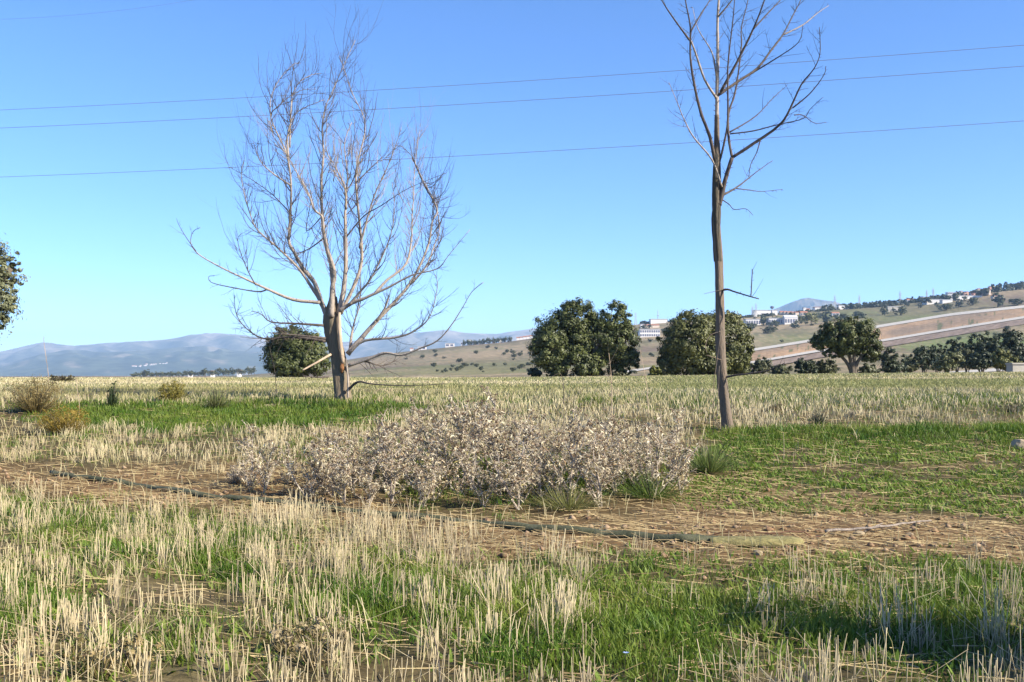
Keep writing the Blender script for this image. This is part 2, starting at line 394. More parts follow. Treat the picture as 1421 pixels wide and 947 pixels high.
mountain('distant_hill', [(1040, 440), (1075, 428), (1095, 420), (1112, 413.5), (1122, 412), (1140, 415), (1158, 416.5), (1172, 422), (1200, 432), (1240, 445)],
         8600, 1500, 73, 'lone rounded blue hill beyond the town', (0.13, 0.12, 0.09), (0.17, 0.14, 0.11))

# ------------------------------------------------------------------ grass, stubble, straw
def sample(rho_d, rho_v, n_scale=1.0, dmin=4.6, dmax=76.0, half=0.57):
    ds = np.linspace(dmin, dmax, 600); rho = np.interp(ds, rho_d, rho_v); dens = rho * 2 * half * (ds + 0.6)
    N = int(np.trapezoid(dens, ds) * n_scale) if hasattr(np, 'trapezoid') else int(np.trapz(dens, ds) * n_scale)
    cdf = np.cumsum(dens); cdf /= cdf[-1]
    d = np.interp(rng.random(N), cdf, ds); x = (rng.random(N) * 2 - 1) * half * (d + 0.6)
    return x, d

def blades(name, x, y, z, h, wd, yaw, lx, ly, col, tip, matr, kind='stuff', label='', cat='grass', bend=0.35):
    N = len(x); B = np.stack([x, y, z - 0.01], -1)
    dx = np.stack([np.cos(yaw), np.sin(yaw), 0 * yaw], -1) * (wd / 2)[:, None]
    L = np.stack([lx, ly, 0 * lx], -1)
    up = np.zeros((N, 3)); up[:, 2] = 1
    mid = B + up * (h * 0.6)[:, None] + L * bend; top = B + up * h[:, None] + L
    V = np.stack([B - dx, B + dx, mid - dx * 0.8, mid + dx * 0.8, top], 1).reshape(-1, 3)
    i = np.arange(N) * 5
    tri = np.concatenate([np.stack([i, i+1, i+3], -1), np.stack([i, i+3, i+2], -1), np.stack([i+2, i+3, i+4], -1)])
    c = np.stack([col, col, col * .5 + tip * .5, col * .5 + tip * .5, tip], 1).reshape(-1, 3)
    o = mesh_np(name, V, [tri], matr, col=c)
    return tag(o, label, cat, kind=kind)

def stalks(name, x, y, z, h, r, lx, ly, col, label, cat='stubble'):
    N = len(x); ring = []
    for lev in (0, 1):
        for k in range(3):
            a = 2 * math.pi * k / 3 + 0.4
            ring.append(np.stack([x + lx * lev + r * math.cos(a), y + ly * lev + r * math.sin(a), z - 0.015 + h * lev], -1))
    V = np.stack(ring, 1).reshape(-1, 3); i = np.arange(N) * 6; T = []
    for k in range(3):
        k2 = (k + 1) % 3; T += [np.stack([i+k, i+k2, i+3+k2], -1), np.stack([i+k, i+3+k2, i+3+k], -1)]
    T.append(np.stack([i+3, i+4, i+5], -1))
    o = mesh_np(name, V, [np.concatenate(T)], M['straw'], col=np.repeat(col, 6, 0))
    return tag(o, label, cat, kind='stuff')

def rnd(n, a, b): return a + (b - a) * rng.random(n)
def pixw(d, k): return k * d / 1004.0     # width of k render pixels at distance d
def mixc(a, b, t): return np.array(a)[None] * (1 - t[:, None]) + np.array(b)[None] * t[:, None]

def build_cover():
    # ---- short green grass
    x, y = sample([4, 8, 12, 20, 28, 40, 76], [2150, 1550, 920, 580, 260, 64, 28])
    px, py, g, s, soil, n1, n2, n3 = layout(x, y)
    keep = rng.random(len(x)) < np.clip(g * 1.15, 0, 1) ** 1.4 * (1 - .55 * sstep(612, 626, py) * (1 - sstep(700, 735, py)) * (px > 930))
    x, y, g, py, px, n1 = x[keep], y[keep], g[keep], py[keep], px[keep], n1[keep]; N = len(x)
    low = sstep(612, 624, py) * (1 - sstep(700, 735, py)) * (px > 930)
    h = rnd(N, .03, .13) * (0.45 + 0.7 * g) * (.45 + 1.25 * fbm(x * 3.1, y * 3.1, 91, 3)) * (1 + 0.35 * np.exp(-((y - 19.5) / 1.5) ** 2)) * (1 - 0.45 * low)
    wd = np.maximum(rnd(N, .005, .011), pixw(y, .75)); yaw = rnd(N, 0, 6.28); la = rnd(N, 0, 6.28); lm = h * rnd(N, .15, .9)
    t = np.clip(rng.random(N) * .45 + 1.5 * (fbm(x * 1.7, y * 1.7, 95, 3) - .3), 0, 1)
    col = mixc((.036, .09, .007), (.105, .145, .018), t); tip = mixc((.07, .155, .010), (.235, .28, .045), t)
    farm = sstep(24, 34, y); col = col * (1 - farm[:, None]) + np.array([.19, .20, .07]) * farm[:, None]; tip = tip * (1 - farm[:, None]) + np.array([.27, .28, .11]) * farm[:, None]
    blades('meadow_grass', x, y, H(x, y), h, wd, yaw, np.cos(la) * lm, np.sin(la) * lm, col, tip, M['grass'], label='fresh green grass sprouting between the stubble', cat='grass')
    # ---- broad low weeds
    x, y = sample([4, 8, 14, 20, 24], [420, 360, 380, 300, 0], dmax=24)
    px, py, g, s, soil, n1, n2, n3 = layout(x, y)
    wz = np.clip(1.0 * sstep(605, 620, py) * (1 - sstep(700, 740, py)) * sstep(930, 1000, px) + 0.45 * (py > 740), 0, 1)
    keep = rng.random(len(x)) < np.clip(g * wz * 1.3, 0, 1); x, y, n1 = x[keep], y[keep], n1[keep]; N = len(x)
    h = rnd(N, .03, .09); wd = rnd(N, .014, .034); la = rnd(N, 0, 6.28); lm = rnd(N, .05, .13); t = rng.random(N)
    blades('leafy_weeds', x, y, H(x, y), h, wd, la + 1.57, np.cos(la) * lm, np.sin(la) * lm, mixc((.085, .15, .014), (.16, .215, .035), t), mixc((.12, .21, .02), (.26, .32, .07), t), M['grass'], label='low broad-leaved weeds spreading over the bare soil', cat='weeds', bend=.55)
    # ---- thin dry grass (bleached), everywhere a little and thick on the far field
    x, y = sample([4, 8, 12, 20, 26, 40, 76], [80, 90, 120, 150, 130, 46, 20])
    px, py, g, s, soil, n1, n2, n3 = layout(x, y)
    keep = rng.random(len(x)) < np.clip(0.12 + 0.85 * s - .3 * g * (py > 560), 0, 1); x, y, n1, n3, s = x[keep], y[keep], n1[keep], n3[keep], s[keep]; N = len(x)
    h = rnd(N, .08, .26) * (1 - .55 * sstep(24, 34, y)); wd = np.maximum(rnd(N, .002, .005), pixw(y, .62)); yaw = rnd(N, 0, 6.28); la = rnd(N, 0, 6.28); lm = h * rnd(N, .1, .7)
    fp = fbm(x * .09, y * .30, 97, 4); t = np.clip(rng.random(N) * .5 + 3.2 * (fp - .48), 0, 1)
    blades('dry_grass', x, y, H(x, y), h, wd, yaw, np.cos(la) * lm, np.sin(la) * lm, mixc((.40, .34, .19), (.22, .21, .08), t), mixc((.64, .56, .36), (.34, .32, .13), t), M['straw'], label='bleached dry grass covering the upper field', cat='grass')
    # ---- stubble in clumps
    cx, cy = sample([4, 8, 12, 20, 24, 30], [14, 12, 9.5, 7.5, 4, 0], dmax=30)
    px, py, g, s, soil, n1, n2, n3 = layout(cx, cy)
    keep = rng.random(len(cx)) < np.clip(s * 1.25, 0, 1) ** 1.5; cx, cy, s = cx[keep], cy[keep], s[keep]
    k = rng.integers(2, 24, len(cx)); rad = rnd(len(cx), .02, .14)
    hc = (1 - .4 * sstep(15, 23, cy)) * rnd(len(cx), .13, .34) * (.75 + .35 * s); tone = rng.random(len(cx))
    X = np.repeat(cx, k); Y = np.repeat(cy, k); N = len(X); a = rnd(N, 0, 6.28); q = np.sqrt(rng.random(N)) * np.repeat(rad, k)
    X = X + np.cos(a) * q * 1.6; Y = Y + np.sin(a) * q
    h = np.repeat(hc, k) * rnd(N, .55, 1.1); r = np.maximum(rnd(N, .0016, .0034), pixw(Y, .24)); la = rnd(N, 0, 6.28); lm = h * np.abs(rng.normal(0, .16, N))
    odd = rng.random(N) < .20; lm[odd] += h[odd] * rnd(odd.sum(), .3, 1.6); h[odd] *= rnd(odd.sum(), .25, .9)
    t = np.clip(np.repeat(tone, k) * .8 + .35 * rng.random(N), 0, 1)
    stalks('stubble', X, Y, H(X, Y), h, r, np.cos(la) * lm, np.sin(la) * lm, mixc((.62, .52, .31), (.29, .235, .145), t), 'cut cereal stubble standing in pale clumps')
    print('stubble stalks', N)
    # ---- fallen straw
    x, y = sample([4, 8, 14, 20, 26], [150, 140, 110, 50, 0], dmax=26)
    px, py, g, s, soil, n1, n2, n3 = layout(x, y)
    keep = rng.random(len(x)) < np.clip(.16 + .75 * soil + .06 * (px > 930) * (py > 612), 0, 1); x, y = x[keep], y[keep]; N = len(x)
    L = rnd(N, .05, .38) ** 1.0; a = rng.normal(0, .6, N) + (rng.random(N) < .35) * rnd(N, 0, 3.14); wd = np.maximum(rnd(N, .003, .007), pixw(y, .45))
    dx, dy = np.cos(a) * L / 2, np.sin(a) * L / 2; hz = rnd(N, .004, .03); tl = rng.normal(0, .025, N)
    za, zb = H(x - dx, y - dy) + hz + np.abs(tl), H(x + dx, y + dy) + hz; nxv, nyv = -np.sin(a) * wd / 2, np.cos(a) * wd / 2
    V = np.stack([np.stack([x-dx-nxv, y-dy-nyv, za], -1), np.stack([x+dx-nxv, y+dy-nyv, zb], -1), np.stack([x+dx+nxv, y+dy+nyv, zb], -1), np.stack([x-dx+nxv, y-dy+nyv, za], -1),
                  np.stack([x-dx, y-dy, za + wd * .7], -1), np.stack([x+dx, y+dy, zb + wd * .7], -1)], 1).reshape(-1, 3)
    i = np.arange(N) * 6; qd = np.concatenate([np.stack([i, i+1, i+5, i+4], -1), np.stack([i+4, i+5, i+2, i+3], -1)])
    t = rng.random(N)
    o = mesh_np('straw_litter', V, [qd], M['straw'], col=np.repeat(mixc((.56, .44, .22), (.20, .135, .065), t ** .7), 6, 0))
    tag(o, 'fallen straw scattered over the brown soil track', 'straw', kind='stuff')
    # ---- clods and small stones on the soil
    x, y = sample([4, 8, 14, 20], [80, 65, 32, 0], dmax=20)
    px, py, g, s, soil, n1, n2, n3 = layout(x, y)
    keep = rng.random(len(x)) < np.clip(soil * 1.1 - .15, 0, 1); x, y = x[keep], y[keep]; N = len(x); r = rnd(N, .008, .05) * rnd(N, .4, 1.2)
    dirs = np.array([[1,0,0],[0,1,0],[-1,0,0],[0,-1,0],[0,0,.75],[0,0,-.6]]); z = H(x, y)
    V = np.stack([np.stack([x, y, z + r * .2], -1) + dirs[q] * (r * rnd(N, .7, 1.3))[:, None] for q in range(6)], 1).reshape(-1, 3)
    i = np.arange(N) * 6; fs = [(0,1,4),(1,2,4),(2,3,4),(3,0,4),(1,0,5),(2,1,5),(3,2,5),(0,3,5)]
    o = mesh_np('soil_clods', V, [np.concatenate([np.stack([i+f[0], i+f[1], i+f[2]], -1) for f in fs])], M['ground'], col=np.repeat(mixc((.26, .155, .085), (.36, .26, .17), rng.random(N)), 6, 0))
    tag(o, 'small brown soil clods along the bare track', 'clods', kind='stuff')
build_cover()

# ------------------------------------------------------------------ bare trees
def smooth_path(pts, sub=4):
    p = [Vector(q) for q in pts]
    if len(p) < 3: return [p[0].lerp(p[-1], i / sub) for i in range(sub + 1)]
    out = []
    for i in range(len(p) - 1):
        a, b, c, d = p[max(i-1, 0)], p[i], p[i+1], p[min(i+2, len(p)-1)]
        for k in range(sub):
            t = k / sub
            out.append(0.5 * ((2*b) + (c-a)*t + (2*a-5*b+4*c-d)*t*t + (3*b-a-3*c+d)*t**3))
    out.append(p[-1]); return out

def limb_path(px, d0, dy0, dy1, sub=4):
    n = len(px); pts = []
    for i, (a, b) in enumerate(px):
        f = i / (n - 1); pts.append(P(a, b, d0 + dy0 + (dy1 - dy0) * (f ** 1.2)))
    return smooth_path(pts, sub)

def rvec(R):
    while True:
        v = Vector((R.uniform(-1, 1), R.uniform(-1, 1), R.uniform(-1, 1)))
        if 0.05 < v.length < 1: return v.normalized()

def twig(mb, R, start, dirv, length, r, level, up=0.25, curl=0.25, nsub=(3, 5)):
    """a wandering tapered shoot with side shoots"""
    n = max(4, int(length / 0.10)); n = min(n, 14); step = length / n
    pts = [Vector(start)]; d = dirv.normalized(); side = rvec(R) * curl
    for i in range(n):
        d = (d + Vector((0, 0, up)) * step * 2.2 + side * step * 1.6 + rvec(R) * 0.13).normalized()
        pts.append(pts[-1] + d * step)
    rad = [r * (1 - 0.72 * i / n) for i in range(n + 1)]
    mb.tube(pts, rad, 3 if r < 0.007 else 4, cap=False)
    if level > 0:
        for k in range(R.randint(*nsub)):
            i = R.randint(1, n - 1); t = (pts[i+1] - pts[i-1]).normalized()
            dv = (t * R.uniform(.6, 1.1) + rvec(R) * R.uniform(.5, .9)).normalized()
            twig(mb, R, pts[i], dv, length * R.uniform(.22, .55), rad[i] * .62, level - 1, up, curl * 1.2, (1, 3))
    return pts

def grow_limb(root, R, pts, r0, r1, matr, twmat, gap, tlen, tr, level, up, spur=0.0, start=0.15, name='limb', tap=.85, sec=None):
    n = len(pts); rad = [r0 * (1 - i/(n-1)) ** tap + r1 * (1 - (1 - i/(n-1)) ** tap) for i in range(n)]
    mb = MB(); mb.tube(pts, rad, 8 if r0 > .03 else 6, wob=.10)
    acc = 0; acc2 = 0; tb = MB()
    L = sum((pts[i+1] - pts[i]).length for i in range(n - 1)); s = 0
    for i in range(n - 1):
        seg = (pts[i+1] - pts[i]); l = seg.length; t = seg.normalized(); s += l
        if s / L > start:
            acc += l
            while acc > gap:
                acc -= gap * R.uniform(.6, 1.4)
                p = pts[i].lerp(pts[i+1], R.random())
                pv = rvec(R); pv = (pv - t * pv.dot(t)).normalized()
                dv = t * R.uniform(.35, 1.0) + pv * R.uniform(.5, 1.0)
                twig(tb, R, p, dv, tlen * R.uniform(.25, 1.1) * (1.1 - .5 * s / L), min(tr, rad[i] * .6), level, up)
            if sec:
                acc2 += l
                while acc2 > sec[0]:
                    acc2 -= sec[0] * R.uniform(.6, 1.4); pv = rvec(R); pv = (pv - t * pv.dot(t)).normalized()
                    twig(tb, R, pts[i], t * R.uniform(.5, 1.0) + pv * R.uniform(.5, .9), sec[1] * R.uniform(.5, 1.15), min(sec[2], rad[i] * .7), 2, up * 1.1, .3, (4, 7))
        if spur:
            for k in range(int(l / spur) + (R.random() < (l / spur) % 1)):
                p = pts[i].lerp(pts[i+1], R.random()); pv = rvec(R); pv = (pv - t * pv.dot(t)).normalized()
                q = p + (pv + t * .5).normalized() * (rad[i] + R.uniform(.015, .06)); tb.tube([p, q], [max(.004, rad[i] * .3), .0025], 4, cap=False)
    o = mb.build(name, matr, root, smooth=True)
    if tb.v: tag(tb.build('twigs', twmat, o), kind='stuff')
    return o

def fluted(mb, pts, rad, n, R, amp):
    """trunk skin with ridges"""
    ph = [R.uniform(0, 6.28) for _ in range(4)]; m = len(pts); V = []
    for i, p in enumerate(pts):
        for k in range(n):
            a = 2 * math.pi * k / n
            r = rad[i] * (1 + amp * (math.sin(3*a + ph[0] + i*.12) * .5 + math.sin(5*a + ph[1] - i*.2) * .35 + math.sin(9*a + ph[2] + i*.3) * .25) + R.uniform(-.05, .05))
            V.append((p.x + math.cos(a) * r, p.y + math.sin(a) * r, p.z))
    Fc = [(i*n+k, i*n+(k+1) % n, (i+1)*n+(k+1) % n, (i+1)*n+k) for i in range(m-1) for k in range(n)] + [tuple((m-1)*n+k for k in range(n))]
    mb.add(V, Fc)

def local(o, root):
    """children were built in world space: keep them there under the root"""
    for c in root.children: c.location = c.location - root.location

def left_tree():
    D = 26.0; K = D / F; R = random.Random(3)
    b = P(477, 556, D); b.z = gz(b.x, b.y)
    root = empty('bare_tree', b, 'wide dead tree with many upswept bleached branches and thick trunk', 'tree')
    mb = MB(); tp = smooth_path([P(478, 562, D), P(476, 553, D), P(474, 530, D), P(471, 503, D), P(466, 480, D), P(462, 458, D), P(461, 438, D), P(463, 412, D)], 5)
    rr = np.interp(np.linspace(0, 1, len(tp)), [0, .06, .2, .6, .85, 1], [.31, .26, .205, .20, .195, .09])
    fluted(mb, tp, rr, 18, R, .22); mb.build('trunk', M['bark_trunk'], root, smooth=True)
    mb = MB(); mb.tube(smooth_path([P(476, 505, D-.25), P(473, 480, D-.27), P(471, 455, D-.25), P(471, 430, D-.2)]), [.03, .05, .055, .05, .055, .055, .05, .05, .05, .045, .04, .04, .03], 7, wob=.15); mb.build('bare_wood_strip', M['wood_bare'], root, smooth=True)
    mb = MB(); mb.tube(smooth_path([P(474, 518, D-.22), P(474.5, 508, D-.235), P(476, 497, D-.23)]), [.01, .03, .05, .065, .065, .06, .045, .03, .01], 7, wob=.3); mb.build('rotten_hollow', M['rot'], root, smooth=True)
    mb = MB(); mb.tube(smooth_path([P(483, 552, D-.25), P(483, 525, D-.27), P(480, 498, D-.24)]), [.025]*9, 5, wob=.3); mb.build('peeling_bark', M['bark_pale'], root)
    limbs = [  # (pixels, start radius px, end radius px, depth from, depth to, kind)
        ([(458,448),(446,420),(436,392),(420,372),(408,350),(401,335),(403,297),(404,256),(398,215),(385,186),(376,164),(376,136),(388,110),(407,90),(417,88)], 5.5, .6, .0, .9, 1),
        ([(446,420),(432,398),(417,376),(400,358),(382,341),(357,319),(347,297),(338,265),(335,240),(339,222)], 3.6, .6, .1, -1.0, 1),
        ([(460,440),(461,400),(464,379),(454,345),(449,320),(447,301),(436,291),(427,266),(412,240),(398,215),(380,190),(374,168)], 5.5, .6, -.2, -1.0, 0),
        ([(400,218),(399,190),(406,164),(420,151),(449,139)], 2.2, .5, -1.0, -1.3, 1),
        ([(402,205),(404,150),(407,129),(417,113),(433,104),(446,102)], 2.0, .5, .5, 1.0, 1),
        ([(376,160),(379,154),(401,135),(420,125),(439,124)], 1.4, .5, .7, .4, 1),
        ([(464,436),(462,395),(458,360),(450,330),(447,290),(446,253),(449,212),(447,177),(452,148),(463,123),(477,91),(493,56)], 5.2, .6, .15, .5, 0),
        ([(470,436),(478,395),(480,350),(479,300),(480,285),(482,240),(478,200),(488,170)], 5.8, .8, -.1, .2, 0),
        ([(480,290),(479,262),(472,245),(464,230),(452,205),(455,172)], 2.6, .6, .0, -.8, 1),
        ([(472,436),(490,400),(502,363),(500,320),(494,256),(496,227),(506,186),(504,161),(490,132),(480,104),(471,78)], 4.2, .6, .1, 1.1, 0),
        ([(471,432),(488,421),(506,414),(541,398),(572,382),(607,373),(623,354),(652,319)], 4.6, .5, -.2, -1.1, 1),
        ([(482,492),(503,468),(525,443),(547,420),(566,398),(582,370),(595,338),(600,308),(607,293),(599,272),(585,246),(572,218),(556,202)], 5.2, .6, -.1, 1.0, 0),
        ([(484,424),(500,405),(515,386),(534,348),(544,319),(547,284),(544,253)], 3.0, .6, -.3, -1.4, 0),
        ([(520,408),(537,389),(563,367),(571,332),(572,300),(574,272),(575,240),(579,202),(582,183)], 3.0, .6, -.4, .8, 0),
        ([(499,345),(508,310),(520,270),(534,240),(547,208),(557,177)], 2.4, .6, .2, -.6, 1),
        ([(566,398),(590,372),(603,340),(610,318),(607,290),(604,270)], 2.2, .5, .5, 1.6, 1),
        ([(446,420),(407,416),(370,401),(338,386),(316,376),(278,355),(265,338),(268,322),(278,316)], 3.6, .5, -.1, -1.3, 1),
        ([(272,349),(258,329),(248,312),(245,303)], 1.0, .4, -1.25, -1.5, 2),
        ([(370,402),(357,405),(316,398),(293,392),(290,384),(298,383)], 1.6, .5, -.9, -.4, 2),
        ([(355,396),(344,376),(333,348),(330,331),(336,324)], 1.4, .5, -.7, -.9, 2),
        ([(449,452),(407,449),(376,447),(362,436),(349,432)], 2.6, .6, -.15, -.9, 2),
        ([(452,474),(407,468),(366,470),(341,455),(328,436),(325,411)], 3.0, .6, -.1, .9, 2),
        ([(452,470),(420,466),(395,464),(372,462)], 2.6, .8, -.2, -1.0, 2),
        ([(484,490),(506,473),(553,468),(582,455),(598,436),(607,398),(604,382)], 3.2, .6, -.2, -1.2, 1),
        ([(483,508),(515,497),(535,490),(557,493),(582,484),(607,473),(626,452),(642,427),(655,405),(671,392)], 3.4, .6, -.2, -1.5, 1),
        ([(482,543),(492,533),(500,530),(515,533),(544,535),(580,535),(617,533)], 3.0, .6, -.2, -1.4, 2),
        ([(484,508),(505,502),(531,508),(550,500)], 2.4, .6, -.2, .8, 2),
        ([(459,492),(440,503),(420,514)], 1.8, 1.0, -.25, -.9, 3),
        ([(456,523),(440,524),(420,522)], 1.8, .8, -.2, -.7, 2),
        ([(486,486),(488,465),(493,443),(500,420),(500,380)], 3.4, .8, .1, .5, 0),
        ([(522,446),(534,428),(540,410)], 2.6, 1.6, -.1, -.3, 1),
        ([(404,258),(380,242),(362,225),(354,205),(352,196)], 1.8, .5, .3, -.9, 1),
        ([(406,300),(380,272),(350,250),(318,232)], 1.5, .4, .2, .8, 2),
        ([(447,300),(425,320),(432,270),(418,248)], 1.2, .4, .1, .8, 2),
        ([(498,250),(520,228),(535,215)], 1.6, .5, .4, 1.0, 2),
        ([(572,218),(590,260),(606,290),(609,330),(602,372)], 1.6, .5, .9, .3, 2),
        ([(480,330),(505,300),(530,285),(566,262),(620,240)], 1.8, .4, 0, -.9, 2),
        ([(450,330),(430,345),(410,352),(392,350),(370,330)], 1.6, .4, 0, .8, 2)]
    for (px, a, c, y0, y1, kd) in limbs:
        pts = limb_path(px, D, y0, y1)
        mm = {0: 'bark_pale', 1: 'bark_pale', 2: 'bark_dark', 3: 'wood_bare'}[kd]
        low = px[-1][1] > 380; side = px[-1][0] < 300 or px[-1][0] > 612
        if side:
            grow_limb(root, R, pts, a*.7*K, c*.7*K, M[mm], M['bark_dark'], .26, .45, .006, 1, .3, spur=.10, start=.25, tap=1.6); continue
        if kd == 3: grow_limb(root, R, pts, a*K, c*K, M[mm], M[mm], 9, .2, .005, 0, 0); continue
        grow_limb(root, R, pts, a*.74*K, c*.7*K, M[mm], M['bark_pale'] if (not low and R.random() < .25) else M['bark_dark'], .10 if not low else .10, .95 if not low else .7, .0085, 1, .6 if not low else .2, spur=.09, start=.16, tap=1.8, sec=(.30, 1.5, .013) if not low else (.45, .9, .011))
    # brush-like bunch of shoots high in the crown
    for k in range(26):
        mb = MB(); p0 = P(R.uniform(462, 500), R.uniform(205, 262), D + R.uniform(-.6, .6))
        if k == 0: bunch = MB()
        twig(bunch, R, p0, Vector((R.uniform(-.15, .2), R.uniform(-.2, .2), 1)), R.uniform(.6, 1.3), .009, 1, .5, .2, (1, 3))
    tag(bunch.build('shoots', M['bark_pale'], root), kind='stuff')
    local(None, root)
left_tree()

def right_tree():
    D = 20.0; K = D / F; R = random.Random(5)
    b = P(1010, 597, D); b.z = gz(b.x, b.y)
    root = empty('slim_bare_tree', b, 'slim dead tree with tall straight trunk and sparse forking crown', 'tree')
    mb = MB(); tp = smooth_path([P(1012, 603, D), P(1010, 592, D), P(1005, 553, D), P(1002, 522, D), P(1000, 477, D), P(999, 427, D), P(997, 363, D), P(994, 316, D), P(994, 285, D), P(994, 238, D), P(995, 206, D), P(995, 160, D)], 6)
    rr = np.interp(np.linspace(0, 1, len(tp)), [0, .05, .17, .27, .42, .56, .62, .78, .88, 1], [12, 9.4, 6.9, 7.1, 6.2, 5.6, 5.0, 4.8, 4.0, 3.0]) * K
    fluted(mb, tp, rr, 16, R, .16); mb.build('trunk', M['bark_slim'], root, smooth=True)
    mb = MB(); i0 = int(len(tp) * .54); mb2 = tp[i0:-5]
    fluted(mb, [q.copy() for q in mb2], [r * (.92 + .30 * min(1, k / 8, (len(mb2) - k) / 12) + .08 * R.random()) for k, r in enumerate(rr[i0:-5])], 18, R, .26); mb.build('rough_bark', M['bark_black'], root, smooth=True)
    limbs = [
        ([(994,240),(995,206),(995,136),(996,79),(996,25),(1000,-30),(1004,-90)], 5.2, 1.2, 0, .1, 0),
        ([(998,285),(1002,269),(1007,247),(1016,219)], 5.0, 3.6, 0, -.15, 1),
        ([(1016,219),(1045,200),(1073,181),(1089,165),(1102,139),(1113,116),(1130,95),(1138,73),(1137,38)], 3.2, .5, -.15, -1.2, 1),
        ([(1016,219),(1011,190),(1011,158),(1019,133),(1024,105),(1029,63),(1029,38),(1038,0),(1045,-45)], 2.6, .6, -.15, .6, 1),
        ([(996,232),(1004,203),(1010,165),(1010,95),(1016,38),(1019,6),(1022,-45)], 2.4, .6, 0, -.7, 1),
        ([(994,232),(985,190),(973,158),(964,120),(958,79),(958,38),(951,0),(945,-45)], 3.8, .7, 0, -.6, 1),
        ([(957,56),(937,29),(918,0),(905,-30)], 2.0, .5, -.5, -1.0, 1),
        ([(958,45),(975,16),(985,0),(992,-25)], 1.8, .5, -.5, -.1, 1),
        ([(994,136),(978,111),(966,76),(959,57)], 2.6, 1.4, 0, -.4, 0),
        ([(997,132),(1023,114),(1051,95),(1070,70),(1086,49),(1100,22),(1111,0),(1120,-35)], 3.0, .6, 0, 1.0, 1),
        ([(1086,49),(1114,35),(1135,18),(1150,8)], 1.6, .4, .8, 1.2, 0),
        ([(1038,105),(1076,82),(1108,59),(1114,35)], 1.6, .4, .3, -.3, 1),
        ([(1000,128),(1023,86),(1045,41),(1061,0),(1072,-40)], 3.0, .7, 0, -.8, 1),
        ([(1045,41),(1066,18),(1083,0),(1100,-25)], 1.8, .5, -.5, -.2, 1),
        ([(1002,260),(988,222),(962,190),(948,163),(940,143),(928,114)], 1.9, .4, -.1, -.9, 0),
        ([(1003,271),(1018,263),(1032,253),(1051,238),(1072,223)], 2.4, .5, 0, .7, 1),
        ([(1022,262),(1040,264),(1057,266),(1086,263)], 1.1, .4, .3, .8, 1),
        ([(1003,278),(1012,284),(1019,291),(1035,290),(1045,299)], 1.1, .4, -.1, -.4, 1),
        ([(1012,184),(1048,162),(1073,136),(1092,119)], 1.5, .4, 0, .6, 1),
        ([(1013,186),(1045,182),(1080,173),(1114,165),(1124,152),(1141,136)], 1.4, .4, 0, -.9, 1),
        ([(1100,150),(1124,130),(1143,105),(1146,92)], 1.5, .4, -.9, -1.3, 1),
        ([(1102,160),(1114,160),(1130,171),(1147,170)], 1.0, .4, -.9, -.7, 1),
        ([(1055,195),(1050,212),(1042,228),(1039,246)], 1.2, .5, -.4, -.5, 1),
        ([(994,105),(988,73),(969,41),(961,10)], 1.8, .4, 0, .6, 0),
        ([(996,24),(1016,0),(1030,-25)], 2.0, .6, 0, -.4, 0),
        ([(1001,403),(1010,402),(1019,405),(1042,412),(1053,415)], 2.2, 1.0, -.05, -.45, 1),
        ([(1042,411),(1043,395),(1044,374)], 1.1, .9, -.35, -.4, 1),
        ([(1003,402),(990,405),(977,408)], .9, .5, -.1, -.3, 3),
        ([(1006,524),(1020,521),(1038,519),(1067,514),(1089,504)], 2.4, .7, -.05, -.8, 2),
        ([(1000,460),(985,466),(979,480),(981,490)], 1.0, .8, -.12, -.3, 3),
        ([(1001,500),(990,496),(980,493)], 1.4, .9, -.12, -.3, 3),
        ([(1001,455),(995,500),(990,540),(990,590)], .9, .8, -.15, -.3, 3),
        ([(1003,500),(1010,540),(1020,570),(1028,585)], .8, .6, -.15, -.3, 3),
        ([(998,508),(996,560),(993,592)], 1.0, .8, -.17, -.22, 3)]
    for (px, a, c, y0, y1, kd) in limbs:
        pts = limb_path(px, D, y0, y1); mm = {0: 'bark_pale', 1: 'bark_dark', 2: 'bark_dark', 3: 'wood_bare'}[kd]
        if kd == 3: grow_limb(root, R, pts, a*.5*K, c*.5*K, M['bark_slim'], M[mm], 9, .1, .004, 0, 0, name='bark_strip'); continue
        top = px[-1][1] < 150 and len(px) > 4
        grow_limb(root, R, pts, a*.72*K, c*.75*K, M[mm], M['bark_dark'],   .14 if top else .4, .6, .006, 1 if top else 0, .35, spur=.06, start=.3, tap=1.15)
    local(None, root)
right_tree()

